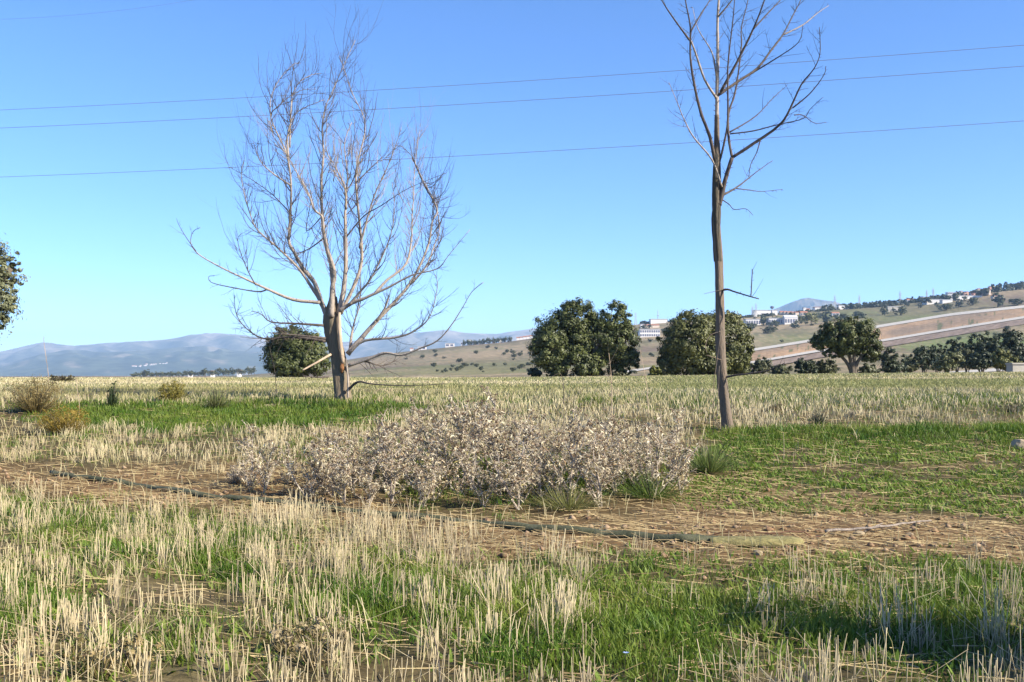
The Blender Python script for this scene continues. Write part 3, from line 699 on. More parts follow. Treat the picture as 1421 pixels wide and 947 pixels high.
# ------------------------------------------------------------------ evergreen oaks and bushes
def foliage_np(R, lobes, ncl, per, size, c1, c2, flat=.85, spread=.27):
    lobes = np.array(lobes, float); area = lobes[:, 3] * lobes[:, 5] + lobes[:, 4] * lobes[:, 5]; pr = area / area.sum()
    li = R.choice(len(lobes), ncl, p=pr); L = lobes[li]
    v = R.normal(size=(ncl, 3)); v /= np.linalg.norm(v, axis=1)[:, None]
    rf = 0.45 + 0.57 * R.random(ncl) ** .45; out = R.random(ncl) < .13; rf = np.where(out, 1.0 + .24 * R.random(ncl), rf)
    cc = L[:, :3] + v * L[:, 3:] * rf[:, None]; crad = spread * L[:, 3:].min(1) * (0.5 + R.random(ncl)); tone = R.random(ncl); crad = np.where(out, crad * .6, crad)
    n = ncl * per; ci = np.repeat(np.arange(ncl), per)
    q = R.normal(size=(n, 3)) * .6; p = cc[ci] + q * crad[ci][:, None] * np.array([1, 1, flat])
    nrm = v[ci] * .8 + q * 1.1 + R.normal(size=(n, 3)) * .40 + np.array([0, 0, .35]); nrm /= np.linalg.norm(nrm, axis=1)[:, None]
    t1 = np.cross(nrm, R.normal(size=(n, 3))); t1 /= np.linalg.norm(t1, axis=1)[:, None]; t2 = np.cross(nrm, t1)
    s = size * (.55 + .9 * R.random(n))
    V = np.stack([p - t1 * s[:, None], p - t2 * (s * .5)[:, None] + nrm * (s * .12)[:, None], p + t1 * s[:, None], p + t2 * (s * .5)[:, None] + nrm * (s * .12)[:, None]], 1).reshape(-1, 3)
    i = np.arange(n) * 4; tri = np.concatenate([np.stack([i, i+1, i+2], -1), np.stack([i, i+2, i+3], -1)])
    t = np.clip(tone[ci] * .65 + .35 * R.random(n), 0, 1)
    col = np.repeat(np.array(c1)[None] * (1 - t[:, None]) + np.array(c2)[None] * t[:, None], 4, 0)
    return V, tri, col

OAK1, OAK2 = (.028, .040, .012), (.115, .130, .036)
def oak(name, label, d, base_px, lobes_px, ncl, per, size, trunk, seed, cat='tree', group=None, c1=OAK1, c2=OAK2, dz=.75, stems=1):
    R = np.random.default_rng(seed); r_ = random.Random(seed); K = d / F
    bx = (base_px - CX) / F * d; bz = gz(bx, d)
    root = empty(name, (bx, d, bz), label, cat, group)
    lobes = []
    for (cx, cy, rx, rz) in lobes_px:
        p = P(cx, cy, d); lobes.append((p.x - bx, R.uniform(-.4, .4) * rx * K, p.z - bz, rx * K, max(rx * K * dz, .3), rz * K))
    V, tri, col = foliage_np(R, lobes, ncl, per, size, c1, c2)
    V[:, 2] = np.maximum(V[:, 2], .02)
    mesh_np('crown', V, [tri], M['leaf'], root, col=col)
    mb = MB()
    for s in range(stems):
        b = Vector((r_.uniform(-.2, .2) * (stems > 1), 0, -.15))
        for L in lobes[:6]:
            e = Vector(L[:3]); mid = Vector((b.x + (e.x - b.x) * .25, (e.y) * .3, b.z + (e.z - b.z) * .5))
            pts = smooth_path([b + Vector((r_.uniform(-.05, .05), 0, 0)), mid, e], 4); n = len(pts)
            mb.tube(pts, [trunk * (1 - .8 * k / n) for k in range(n)], 6, wob=.15)
    mb.build('trunk', M['oak_bark'], root, smooth=True)
    return root

oak('holm_oak', 'large two-domed dark evergreen oak at the field edge', 80, 817,
    [(783,470,38,38),(762,484,26,26),(802,440,26,21),(853,444,22,25),(862,478,24,30),(832,470,30,30),(750,476,14,16),(800,506,38,18),(846,502,30,18),(872,500,14,18),(770,506,20,12)], 820, 84, .098, .32, 101)
oak('holm_oak', 'broad loose-crowned evergreen oak right behind the slim bare tree', 78, 978,
    [(958,472,34,34),(1002,470,34,34),(935,482,20,30),(1026,482,18,30),(975,500,52,22),(962,446,22,14),(1010,446,22,14),(930,504,16,18),(1020,506,22,16)], 720, 84, .10, .3, 102, c1=(.038, .046, .015), c2=(.14, .145, .042))
oak('holm_oak', 'small round evergreen oak with clear bent trunk by the roads', 80, 1184,
    [(1162,466,26,20),(1187,462,28,18),(1206,480,15,18),(1143,476,17,11),(1188,484,18,10),(1172,480,20,12),(1158,490,14,8),(1207,494,13,10)], 360, 80, .095, .2, 103)
oak('holm_oak', 'low bushy evergreen oak right behind the wide dead tree', 74, 410,
    [(410,486,36,28),(388,494,22,26),(434,494,22,28),(402,468,22,14),(412,508,42,16)], 420, 80, .09, .25, 104)
oak('holm_oak', 'greyish evergreen oak whose crown leans over the left edge of field', 36, -48,
    [(-18,398,42,40),(12,372,17,26),(4,410,20,28),(-22,352,30,24),(-50,420,60,60),(0,438,12,18),(-70,370,50,40)], 420, 46, .06, .3, 105, c1=(.07, .08, .04), c2=(.20, .21, .11))
# added shrub out of view, put here to throw shade on the stubble
oak('added_shade_shrub', 'unseen dense shrub added to shade the near stubble', 5.2, 1850,
    [(1820,590,145,130),(1920,640,125,145),(1770,720,125,135),(1890,800,150,150),(1700,800,110,110)], 260, 70, .028, .03, 106, cat='shrub')

def bush(name, label, group, d, px, cy, rx, rz, seed, c1=OAK1, c2=OAK2, ncl=130, per=42, size=None, cat='bush'):
    r_ = random.Random(seed)
    lobes = [(px + r_.uniform(-.5, .5) * rx, cy + r_.uniform(-.35, .55) * rz, rx * r_.uniform(.4, .62), rz * r_.uniform(.45, .65)) for _ in range(6)]
    lobes.append((px, cy + rz * .55, rx * .8, rz * .55))
    return oak(name, label, d, px, lobes, ncl, per, size or max(.07, .00115 * d), max(.05, .0007 * d), seed, cat, group, c1, c2)

YG = ((.10, .115, .022), (.20, .20, .045)); OL = ((.055, .065, .03), (.13, .135, .065)); DK = ((.022, .034, .018), (.06, .075, .034))
for i, (d, px, cy, rx, rz, cc, lab) in enumerate([
    (86, 1240, 502, 22, 20, DK, 'dark rounded bush right beside the bent-trunked oak'),
    (84, 1120, 507, 20, 12, DK, 'low dark bush left of the bent-trunked oak'),
    (84, 1148, 508, 18, 11, OL, 'low olive bush under the bent-trunked oak'),
    (86, 1052, 507, 20, 12, OL, 'low olive bush right of the slim bare trunk'),
    (96, 1281, 494, 22, 18, DK, 'dark rounded bush between valley tree and pale green bush'),
    (92, 1315, 500, 20, 15, ((.09, .10, .04), (.17, .18, .08)), 'pale grey-green bush in front of the dark thicket'),
    (112, 1328, 482, 15, 15, DK, 'small dark bush at the left end of the thicket'),
    (110, 1364, 478, 27, 22, DK, 'tallest dark bush of the thicket below the lower road'),
    (104, 1362, 496, 24, 14, DK, 'spreading dark bush at the foot of the thicket'),
    (114, 1403, 476, 24, 20, DK, 'dark bush at the right end of the thicket'),
    (98, 1398, 497, 24, 14, ((.08, .09, .025), (.17, .17, .05)), 'yellowish green bush by the pale concrete block'),
    (100, 1262, 500, 18, 16, OL, 'olive bush between the two dark rounded bushes'),
    (102, 1300, 490, 16, 14, DK, 'dark bush behind the pale grey-green bush'),
    (108, 1342, 494, 20, 16, OL, 'olive bush in the middle of the dark thicket'),
    (106, 1385, 486, 18, 18, DK, 'dark bush filling the thicket below the road'),
    (108, 1418, 494, 16, 16, DK, 'dark bush behind the pale concrete block'),
    (84, 1205, 512, 18, 9, OL, 'low olive scrub right under the bent-trunked oak'),
    (84, 1085, 512, 16, 8, OL, 'low grey scrub between the slim trunk and dark bush'),
    (83, 930, 516, 14, 9, OL, 'low scrub at the left foot of the loose-crowned oak'),
    (83, 1030, 515, 16, 10, DK, 'low dark scrub at the right foot of the loose-crowned oak'),
    (83, 770, 517, 16, 8, OL, 'low scrub under the left dome of the large oak'),
    (84, 911, 518, 14, 10, YG, 'bright yellow-green bush between the two large oaks'),
    (84, 863, 521, 16, 8, OL, 'low olive bush at the foot of the two-domed oak'),
    (83, 742, 515, 12, 7, OL, 'small grey-green bush left of the two-domed oak')]):
    bush('valley_bush', lab, None, d, px, cy, rx, rz, 200 + i, *cc)

# ------------------------------------------------------------------ dry thistles
def thistle_mesh(seed, height):
    R = random.Random(seed); SV = MB(); LV = MB(); HV = MB()
    pale = [(.67, .60, .42), (.60, .53, .36), (.50, .43, .29), (.36, .30, .19), (.75, .69, .51), (.32, .22, .12), (.20, .14, .08), (.30, .26, .10), (.58, .52, .40), (.70, .59, .42)]
    def leaf(p, d, L, W):
        d = d.normalized(); side = d.cross(Vector((0, 0, 1)));
        side = side.normalized() if side.length > .1 else Vector((1, 0, 0))
        side = (side + rvec(R) * .7).normalized(); c = R.choice(pale); vs_ = []; n = 4; q = Vector(p); dd = d.copy()
        curl = R.uniform(-.9, .35)
        for i in range(n + 1):
            f = i / n; w_ = W * (math.sin(math.pi * min(1, f * .8 + .15)) ** .8) * R.uniform(.55, 1.25) * (1 - .8 * (i == n))
            vs_ += [q - side * w_ * .5, q + side * w_ * .5 + Vector((0, 0, R.uniform(-.3, .5) * w_))]
            dd = (dd + Vector((0, 0, curl * .45)) + rvec(R) * .25).normalized(); q = q + dd * (L / n)
        fs_ = [(2*i, 2*i+1, 2*i+3, 2*i+2) for i in range(n)]
        k = R.uniform(.75, 1.2); LV.add(vs_, fs_, (c[0]*k, c[1]*k, c[2]*k))
    def head(p, r):
        c = R.choice([(.34, .25, .17), (.46, .37, .27), (.24, .17, .11)])
        for k in range(16):
            d = rvec(R); d.z = abs(d.z) * 1.1 - .25; t = d.cross(rvec(R)); t = t.normalized() * r * .28
            HV.add([p - t, p + t, p + d.normalized() * r * R.uniform(1.0, 1.9)], [(0, 1, 2)], c)
    def stem(p0, d, L, r, lev):
        n = 6; pts = [Vector(p0)]; dd = d.normalized()
        for i in range(n):
            dd = (dd + rvec(R) * .14 + Vector((0, 0, .05))).normalized(); pts.append(pts[-1] + dd * (L / n))
        SV.tube(pts, [r * 1.3 * (1 - .55 * i / n) for i in range(n + 1)], 5, cap=False)
        nl = int(L / (.0105 if lev else .015))
        for k in range(nl):
            f = R.uniform(.08, 1); i = min(n - 1, int(f * n)); p = pts[i].lerp(pts[i+1], R.random())
            a = R.uniform(0, 6.28); ld = Vector((math.cos(a), math.sin(a), R.uniform(-.35, .55)))
            leaf(p, ld, R.uniform(.03, .10), R.uniform(.006, .018))
        if lev == 0:
            for k in range(R.randint(12, 16)):
                f = R.uniform(.06, .95); i = min(n - 1, int(f * n)); p = pts[i].lerp(pts[i+1], R.random()); a = R.uniform(0, 6.28)
                stem(p, Vector((math.cos(a), math.sin(a), R.uniform(.55, 1.3))), L * R.uniform(.25, .5) * (1.15 - .6 * f), r * .55, 1)
        elif lev == 1:
            for k in range(R.randint(1, 2)):
                i = R.randint(2, n - 1); a = R.uniform(0, 6.28); stem(pts[i], Vector((math.cos(a), math.sin(a), R.uniform(.5, 1.2))), L * R.uniform(.3, .5), r * .6, 2)
        head(pts[-1], R.uniform(.014, .028))
    stem((0, 0, -.03), Vector((R.uniform(-.1, .1), R.uniform(-.1, .1), 1)), height, .010, 0)
    for k in range(2):
        a = R.uniform(0, 6.28); stem((0, 0, -.02), Vector((math.cos(a) * .7, math.sin(a) * .7, 1)), height * R.uniform(.6, .9), .008, 1)
    return SV, LV, HV

def thistles():
    protos = []
    for v in range(7):
        SV, LV, HV = thistle_mesh(900 + v, .82)
        rt = empty('dry_thistle', (0, 0, 0)); SV.c = []
        SV.build('stem', M['bark_pale'], rt); tag(LV.build('leaves', M['thistle'], rt), kind='stuff'); tag(HV.build('seed_heads', M['thistle'], rt), kind='stuff')
        protos.append(rt)
    R = random.Random(77); spots = []
    # edge plants by hand, the main thicket by dart throwing on the ground
    for (px, py, s) in [(348, 678, 1.0), (366, 684, .8), (428, 692, 1.05), (462, 690, .95), (446, 676, .8), (400, 672, .7), (478, 700, .85), (490, 684, .95)]: spots.append((px, py, s, 0))
    tries = 0; pos = [ground_at(q[0], q[1]) for q in spots]
    while len(spots) < 70 and tries < 3000:
        tries += 1; px = R.uniform(500, 945); py = R.uniform(648, 708 - 12 * (px > 860))
        p = ground_at(px, py)
        if all((q - p).length > .44 for q in pos):
            prof = np.interp(px, [500, 600, 690, 760, 830, 900, 945], [.85, .98, 1.12, 1.05, 1.0, 1.0, .85])
            spots.append((px, py, prof * R.choice([.62, .75, .85, .92, 1.0, 1.05, 1.18]), 1)); pos.append(p)
    first = set()
    for i, (px, py, s, main) in enumerate(spots):
        p = pos[i]; k = R.randrange(7)
        o = protos[k] if k not in first else copy_tree(protos[k]); first.add(k)
        o.location = p; o.rotation_euler = (R.uniform(-.12, .12), R.uniform(-.12, .12), R.uniform(0, 6.28)); o.scale = (s * 1.05, s * 1.05, s)
        if main: tag(o, 'dead pale thistle in the big tangled thicket behind the pipe', 'thistle', 'dead thistles in the thicket')
        else: tag(o, 'dead pale thistle in the sparse clump beyond the end of the thicket', 'thistle', 'dead thistles in the sparse clump')
    for k in range(7):
        if k not in first: bpy.data.objects.remove(protos[k])
thistles()

# ------------------------------------------------------------------ broom-like shrubs and weeds
def broom(name, label, cat, px, py, wpx, hpx, n, c1, c2, seed, wd=.004, fan=.9, leafy=0, group=None, matr='grass', stemc='bark_dark'):
    R = np.random.default_rng(seed); p = ground_at(px, py); K = p.y / F; h = hpx * K; rx = wpx * K / 2
    root = empty(name, p, label, cat, group)
    a = R.random(n) * 6.28; q = np.sqrt(R.random(n)); tx = np.cos(a) * q * rx; ty = np.sin(a) * q * rx
    tx = tx * (.6 + .7 * R.random(n)); tz = h * (1 - .6 * q ** 2) * (.35 + .7 * R.random(n)); bx, by = tx * .25 * (1 - fan * .2), ty * .25
    w_ = max(wd, pixw(p.y, .55)); yaw = R.random(n) * 6.28
    B = np.stack([bx, by, 0 * bx], -1); T = np.stack([tx, ty, tz], -1); Mi = B * .45 + T * .55 + np.stack([tx * .1, ty * .1, 0 * tx], -1)
    dx = np.stack([np.cos(yaw), np.sin(yaw), 0 * yaw], -1) * w_ / 2
    V = np.stack([B - dx, B + dx, Mi - dx * .9, Mi + dx * .9, T], 1).reshape(-1, 3); i = np.arange(n) * 5
    tri = np.concatenate([np.stack([i, i+1, i+3], -1), np.stack([i, i+3, i+2], -1), np.stack([i+2, i+3, i+4], -1)])
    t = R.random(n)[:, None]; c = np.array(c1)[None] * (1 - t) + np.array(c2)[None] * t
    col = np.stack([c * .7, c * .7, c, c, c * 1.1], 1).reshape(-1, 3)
    tag(mesh_np('shoots', V, [tri], M[matr], root, col=col), kind='stuff')
    if leafy:
        lob = [(0, 0, h * .5, rx * .85, rx * .85, h * .45), (rx * .3, 0, h * .65, rx * .5, rx * .5, h * .3), (-rx * .35, 0, h * .45, rx * .5, rx * .5, h * .35)]
        V, tri, col = foliage_np(R, lob, leafy, 24, max(.012, pixw(p.y, .7)), c1, c2); V[:, 2] = np.maximum(V[:, 2], .01)
        tag(mesh_np('leaves', V, [tri], M[matr], root, col=col), kind='stuff')
    mb = MB(); r_ = random.Random(seed)
    for k in range(7):
        an = r_.uniform(0, 6.28); e = Vector((math.cos(an) * rx * .6, math.sin(an) * rx * .6, h * r_.uniform(.5, .85)))
        mb.tube(smooth_path([(0, 0, -.03), e * .5 + Vector((0, 0, h * .08)), e], 3), [max(.004, pixw(p.y, .5)) * f for f in np.linspace(1.2, .4, 7)], 4)
    mb.build('stems', M[stemc], root)['kind'] = 'stuff'
    return root
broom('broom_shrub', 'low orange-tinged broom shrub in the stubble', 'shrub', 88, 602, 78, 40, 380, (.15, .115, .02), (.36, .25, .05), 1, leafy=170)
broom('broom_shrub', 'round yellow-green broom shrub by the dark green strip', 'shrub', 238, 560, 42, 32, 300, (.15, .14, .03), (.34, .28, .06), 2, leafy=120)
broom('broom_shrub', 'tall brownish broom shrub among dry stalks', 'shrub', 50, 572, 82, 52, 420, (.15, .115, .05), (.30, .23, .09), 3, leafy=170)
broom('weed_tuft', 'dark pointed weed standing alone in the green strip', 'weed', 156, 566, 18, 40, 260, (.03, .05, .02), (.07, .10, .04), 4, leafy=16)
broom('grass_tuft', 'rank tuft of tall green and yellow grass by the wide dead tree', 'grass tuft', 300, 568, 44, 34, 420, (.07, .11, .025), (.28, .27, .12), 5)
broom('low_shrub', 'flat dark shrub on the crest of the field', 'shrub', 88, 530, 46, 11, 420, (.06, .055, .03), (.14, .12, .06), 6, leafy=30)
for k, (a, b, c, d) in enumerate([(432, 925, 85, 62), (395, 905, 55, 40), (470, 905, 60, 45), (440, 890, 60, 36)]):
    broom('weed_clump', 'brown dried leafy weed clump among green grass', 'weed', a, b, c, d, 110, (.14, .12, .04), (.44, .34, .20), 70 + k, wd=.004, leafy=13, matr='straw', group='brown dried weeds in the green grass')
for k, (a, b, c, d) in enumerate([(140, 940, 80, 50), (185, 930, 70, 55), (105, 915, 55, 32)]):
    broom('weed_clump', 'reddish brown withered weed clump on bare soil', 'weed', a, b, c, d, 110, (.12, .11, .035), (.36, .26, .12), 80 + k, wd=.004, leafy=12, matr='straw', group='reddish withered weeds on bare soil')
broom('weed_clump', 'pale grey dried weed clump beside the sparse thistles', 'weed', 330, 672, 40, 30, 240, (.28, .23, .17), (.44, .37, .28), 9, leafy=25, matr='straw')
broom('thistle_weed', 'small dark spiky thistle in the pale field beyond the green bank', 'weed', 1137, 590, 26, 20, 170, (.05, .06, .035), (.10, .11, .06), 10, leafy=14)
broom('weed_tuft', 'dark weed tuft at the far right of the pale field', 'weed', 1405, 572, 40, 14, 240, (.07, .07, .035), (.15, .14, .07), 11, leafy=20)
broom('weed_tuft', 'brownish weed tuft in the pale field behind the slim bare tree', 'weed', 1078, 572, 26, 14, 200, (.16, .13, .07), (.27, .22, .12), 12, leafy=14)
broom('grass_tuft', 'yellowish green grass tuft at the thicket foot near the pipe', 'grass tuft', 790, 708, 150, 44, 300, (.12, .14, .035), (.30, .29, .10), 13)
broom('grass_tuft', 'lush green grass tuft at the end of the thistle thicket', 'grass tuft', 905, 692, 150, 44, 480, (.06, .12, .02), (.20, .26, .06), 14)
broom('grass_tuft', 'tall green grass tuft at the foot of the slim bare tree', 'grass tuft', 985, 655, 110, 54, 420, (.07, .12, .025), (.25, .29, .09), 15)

# ------------------------------------------------------------------ dry stalks and dead saplings
def stalk(label, pts_px, base_py, r, matr, seed, forks=0, name='dry_stalk', flen=.4):
    R = random.Random(seed); b = ground_at(pts_px[0][0], base_py); d = b.y
    root = empty(name, b, label, 'dry stalk')
    pts = smooth_path([b + Vector((0, 0, -.03))] + [P(x, y, d) for (x, y) in pts_px[1:]], 4); n = len(pts); mb = MB()
    pts = [p - b for p in pts]; rr = [max(r, pixw(d, .35)) * (1 - .6 * i / n) for i in range(n)]
    mb.tube(pts, rr, 5); mb.build('stem', M[matr], root)
    if forks:
        tb = MB()
        for k in range(forks):
            i = R.randint(n // 3, n - 2); a = R.uniform(0, 6.28)
            twig(tb, R, pts[i], Vector((math.cos(a) * .5, math.sin(a) * .5, 1)), flen * R.uniform(.5, 1.1), rr[i] * .6, 0, .2, .1)
        tag(tb.build('side_shoots', M[matr], root), kind='stuff')
stalk('tall pale seed stalk rising above the far crest by the broom shrubs', [(68, 545), (67, 520), (63, 490), (60, 467)], 548, .006, 'wood_bare', 1, 4, flen=.15)
stalk('reddish dead twig leaning before the low bushy oak', [(384, 545), (382, 520), (378, 500), (374, 481)], 548, .008, 'bark_dark', 2, 4)
stalk('dead sapling with a spray of upright reddish twigs', [(849, 575), (849, 540), (848, 520), (845, 490)], 580, .010, 'wood_bare', 3, 7, flen=.5)
stalk('thin pale stalk leaning beside the yellow-green bush', [(900, 575), (898, 540), (893, 510), (888, 484)], 580, .007, 'wood_bare', 4)
stalk('bent broken reed arching over dry grass', [(782, 560), (782, 535), (777, 519), (762, 525), (746, 533), (745, 545)], 566, .008, 'bark_dark', 5)
stalk('thin dark stalk rising out of the thistle thicket', [(782, 600), (782, 575), (783, 552), (781, 530)], 606, .007, 'bark_dark', 6, 2, flen=.2)
stalk('thin pale stalk in the green strip near the broom shrubs', [(110, 575), (110, 560), (107, 540), (106, 525)], 580, .006, 'wood_bare', 7, 2, flen=.2)
stalk('slender dry stalk standing in front of the pipe', [(580, 770), (574, 740), (568, 715), (564, 690)], 775, .004, 'wood_bare', 8, 1, flen=.1)
stalk('slender dry stalk in weeds right of the slim bare tree', [(1087, 640), (1088, 620), (1087, 600)], 642, .004, 'wood_bare', 9)
stalk('pale dead twig leaning above the pale field by the wide dead tree', [(512, 545), (530, 540), (550, 552)], 550, .006, 'wood_bare', 10, 1)
stalk('crooked brown dock stalk in the near stubble', [(615, 947), (606, 900), (592, 850), (583, 800)], 960, .004, 'bark_dark', 11, 2, flen=.1)

# ------------------------------------------------------------------ pipe and its sunlit end, stick, stones
def pipe():
    px = [(72, 658), (130, 667), (200, 677), (265, 686), (330, 694), (400, 703), (480, 712), (560, 719), (640, 727), (720, 734), (800, 741), (880, 747), (950, 752), (1000, 755)]
    pts = [];
    for (x, y) in px: p = ground_at(x, y); p.z += .022; pts.append(p)
    sp = smooth_path(pts, 6); n = len(sp)
    root = empty('irrigation_pipe', sp[0], 'long dark green pipe lying along the brown soil track', 'pipe')
    for p in sp: p.z = gz(p.x, p.y) + .052 + .006 * math.sin(p.x * 1.7) + .006 * math.sin(p.x * 4.1)
    mb = MB(); mb.tube([p - sp[0] for p in sp], [.050 + .022 * i / n for i in range(n)], 14, wob=.05)
    for q_, v_ in enumerate(mb.v):
        c_ = sp[min(q_ // 14, n - 1)] - sp[0]; mb.v[q_] = (v_[0], v_[1], c_.z + (v_[2] - c_.z) * .72)
    mb.build('pipe_body', M['pipe'], root, smooth=True)
    q = [ground_at(x, y) for (x, y) in [(985, 755), (1010, 756), (1060, 757), (1100, 757), (1112, 757)]]; qs = smooth_path(q, 5); mb = MB(); m = len(qs); V = []; R = random.Random(4)
    for i, p in enumerate(qs):
        f = i / (m - 1); r = .055 + .05 * math.sin(f * 3.1) ** .7
        for k in range(14):
            a = 2 * math.pi * k / 14; rr = r * (1 + R.uniform(-.08, .08)); V.append(Vector((p.x + R.uniform(-.01, .01), p.y + math.cos(a) * rr * 1.35, gz(p.x, p.y) + .055 + math.sin(a) * rr * .6)) - sp[0])
    mb.add(V, [(i*14+k, i*14+(k+1) % 14, (i+1)*14+(k+1) % 14, (i+1)*14+k) for i in range(m-1) for k in range(14)] + [tuple((m-1)*14+k for k in range(14))])
    o = mb.build('sunlit_end', M['sunlit_end'], root, smooth=True); o['label'] = 'flattened pipe end with sunlight put into its olive colour'
    mb = MB(); w_ = [ground_at(x, y) for (x, y) in [(905, 744), (1000, 748), (1060, 749), (1105, 747), (1140, 746)]]
    ws = smooth_path(w_, 4); mb.tube([Vector((p.x, p.y - .02, gz(p.x, p.y) + (.10 if .2 < i/len(ws) < .8 else .05))) - sp[0] for i, p in enumerate(ws)], .007, 5); mb.build('wire', M['rust'], root)
pipe()

def stick():
    pts = [ground_at(x, y) for (x, y) in [(1146, 747), (1180, 744), (1220, 740), (1260, 735), (1292, 731)]]
    sp = smooth_path(pts, 4); b = sp[0].copy(); mb = MB(); n = len(sp); zz = max(gz(p.x, p.y) for p in sp); mb.tube([Vector((p.x, p.y, max(gz(p.x, p.y) + .02, zz - .02) + .045)) - b for p in sp], [.017 - .010 * i / n for i in range(n)], 7, wob=.25)
    mb.tube([Vector((sp[6].x, sp[6].y, gz(sp[6].x, sp[6].y) + .03)) - b, Vector((sp[9].x, sp[9].y + .12, gz(sp[9].x, sp[9].y) + .08)) - b], [.012, .005], 5)
    o = mb.build('fallen_branch', M['bark_grey'], smooth=True); o.location = b
    tag(o, 'grey weathered branch lying on soil just past the pipe end', 'branch')
stick()

def stone(label, px, py, r, seed, matr='stone'):
    R = random.Random(seed); p = ground_at(px, py); import bmesh
    bm = bmesh.new(); bmesh.ops.create_icosphere(bm, subdivisions=2, radius=r)
    sx, sy, sz = R.uniform(.9, 1.25), R.uniform(.8, 1.1), R.uniform(.55, .8)
    for v in bm.verts:
        k = 1 + R.uniform(-.12, .12); v.co = Vector((v.co.x * sx * k, v.co.y * sy * k, v.co.z * sz * k))
    me = bpy.data.meshes.new('stone'); bm.to_mesh(me); bm.free(); me.materials.append(M[matr])
    o = bpy.data.objects.new('stone', me); C.objects.link(o); o.location = p + Vector((0, 0, r * .25)); o.rotation_euler = (0, 0, R.uniform(0, 6))
    tag(o, label, 'stone')
stone('rounded pale stone in the green weeds below the bank', 1416, 622, .16, 1)
stone('small pale stone beside the grey weathered branch', 1192, 743, .055, 2)
stone('small pale stone near the tip of the grey branch', 1262, 744, .04, 3)
stone('flat grey stone half hidden in the near stubble', 1052, 770, .05, 4)

def chicory():
    p = ground_at(866, 935); root = empty('blue_flower', p, 'single pale blue wild flower in the near grass', 'flower')
    mb = MB(); mb.tube([(0, 0, 0), (.005, 0, .05), (.01, -.01, .11)], .0025, 5); mb.build('stem', M['pipe'], root)
    for k in range(9):
        a = 6.28 * k / 9; d = Vector((math.cos(a), math.sin(a) * .7, .35)); t = Vector((-math.sin(a), math.cos(a), 0)) * .004; c = Vector((.01, -.01, .112)); mb = MB()
        mb.add([c, c + d * .012 - t, c + d * .02, c + d * .012 + t], [(0, 1, 2, 3)]); mb.build('petal', M['chicory'], root)
chicory()


# ------------------------------------------------------------------ overhead cables
def cable(label, px, depths, r=.0175):
    (x0, y0), (x1, y1) = px; a = P(x0, y0, depths[0]); b = P(x1, y1, depths[1]); dv = b - a; mb = MB(); pts = []
    for i in range(61):
        t = -1.2 + 3.4 * i / 60; p = a + dv * t; p.z += 1.2 * ((t - .5) ** 2 - .25); pts.append(p)
    mb.tube(pts, r, 5); o = mb.build('overhead_cable', M['wire']); tag(o, label, 'cable', 'cables strung across the sky')
cable('topmost of the three long cables crossing behind both bare trees', ((0, 153), (1421, 63)), (82, 66))
cable('middle of the three long cables crossing behind both bare trees', ((0, 178), (1421, 92)), (80, 64))
cable('lowest of the three long cables crossing behind both bare trees', ((0, 246), (1421, 168)), (81, 65))
cable('faint high cable above the three long ones', ((0, 27), (270, 0)), (92, 88.5), .009)

# ------------------------------------------------------------------ roads, cut bank, valley track
def drape(name, label, top, bot, off, matr, kind='structure', rows=3, n=90, colf=None, cat='road'):
    xs = np.linspace(max(top[0][0], bot[0][0]), min(top[-1][0], bot[-1][0]), n); tx, ty = zip(*top); bx, by = zip(*bot); V = []; col = []
    for k in range(rows):
        f = k / (rows - 1)
        for x in xs:
            py = np.interp(x, tx, ty) * (1 - f) + np.interp(x, bx, by) * f
            ds = (172, R_SKY) if py < 506 else (82, 600)
            p = ground_at(x, py, *ds); V.append((p.x, p.y, p.z + off))
            if colf: col.append(colf(x, f))
    V = np.array(V); idx = np.arange(rows * n).reshape(rows, n)
    # smooth the surveyed line
    ker = np.array([1, 2, 3, 2, 1]) / 9.0
    for k in range(rows):
        for c in range(3): V[k*n:(k+1)*n, c] = np.convolve(np.pad(V[k*n:(k+1)*n, c], 2, mode='edge'), ker, mode='valid')
    q = np.stack([idx[1:, :-1], idx[1:, 1:], idx[:-1, 1:], idx[:-1, :-1]], -1).reshape(-1, 4)
    o = mesh_np(name, V, [q], M[matr], col=np.array(col) if colf else None, smooth=True)
    tag(o, label, cat, kind=kind)
UP = [(960, 500), (1044, 486), (1129, 472), (1211, 454), (1319, 436), (1421, 425), (1560, 408)]
LO = [(1000, 513), (1071, 500), (1126, 490), (1228, 473), (1305, 460), (1421, 441), (1560, 420)]
sh = lambda L, d: [(x, y + d) for (x, y) in L]
def cutc(x, f):
    n = .5 * float(fbm(np.array([x * .06]), np.array([f * 4.0]), 61)[0]) + .5 * float(noise(np.array([x * .45]), np.array([f * 2.0]), 64)[0]); n2 = float(fbm(np.array([x * .02]), np.array([f * 2.0]), 62)[0])
    a = np.array([.42, .27, .15]); b = np.array([.24, .175, .115]); c = np.array([.13, .13, .06])
    t = np.clip(.5 + 2.2 * (n2 - .5) + .9 * (f - .5), 0, 1); col = b * (1 - t) + a * t
    return tuple(col * (.75 + .5 * n)) if n > .3 else tuple(c)
drape('embankment', 'orange earth cut between the two roads', sh(UP, 3.2), sh(LO, .3), .5, 'cut', rows=10, n=300, colf=cutc, cat='bank')
drape('road', 'upper pale road climbing the hillside', UP, sh(UP, 3.6), .9, 'concrete')
drape('road', 'lower pale road climbing the hillside', sh(LO, -.6), sh(LO, 2.6), 1.0, 'concrete')
drape('verge', 'brown stony verge below the lower road', sh(LO, 2.4), sh(LO, 10), .5, 'cut', rows=4, colf=lambda x, f: tuple(np.array([.24, .18, .135]) * (.7 + .6 * float(noise(np.array([x * .3]), np.array([f * 5]), 63)[0]))), cat='verge')
drape('track', 'pale farm track between the two large oaks', [(860, 517), (929, 506.5), (960, 503)], [(860, 520), (929, 509), (960, 505.5)], .3, 'concrete')
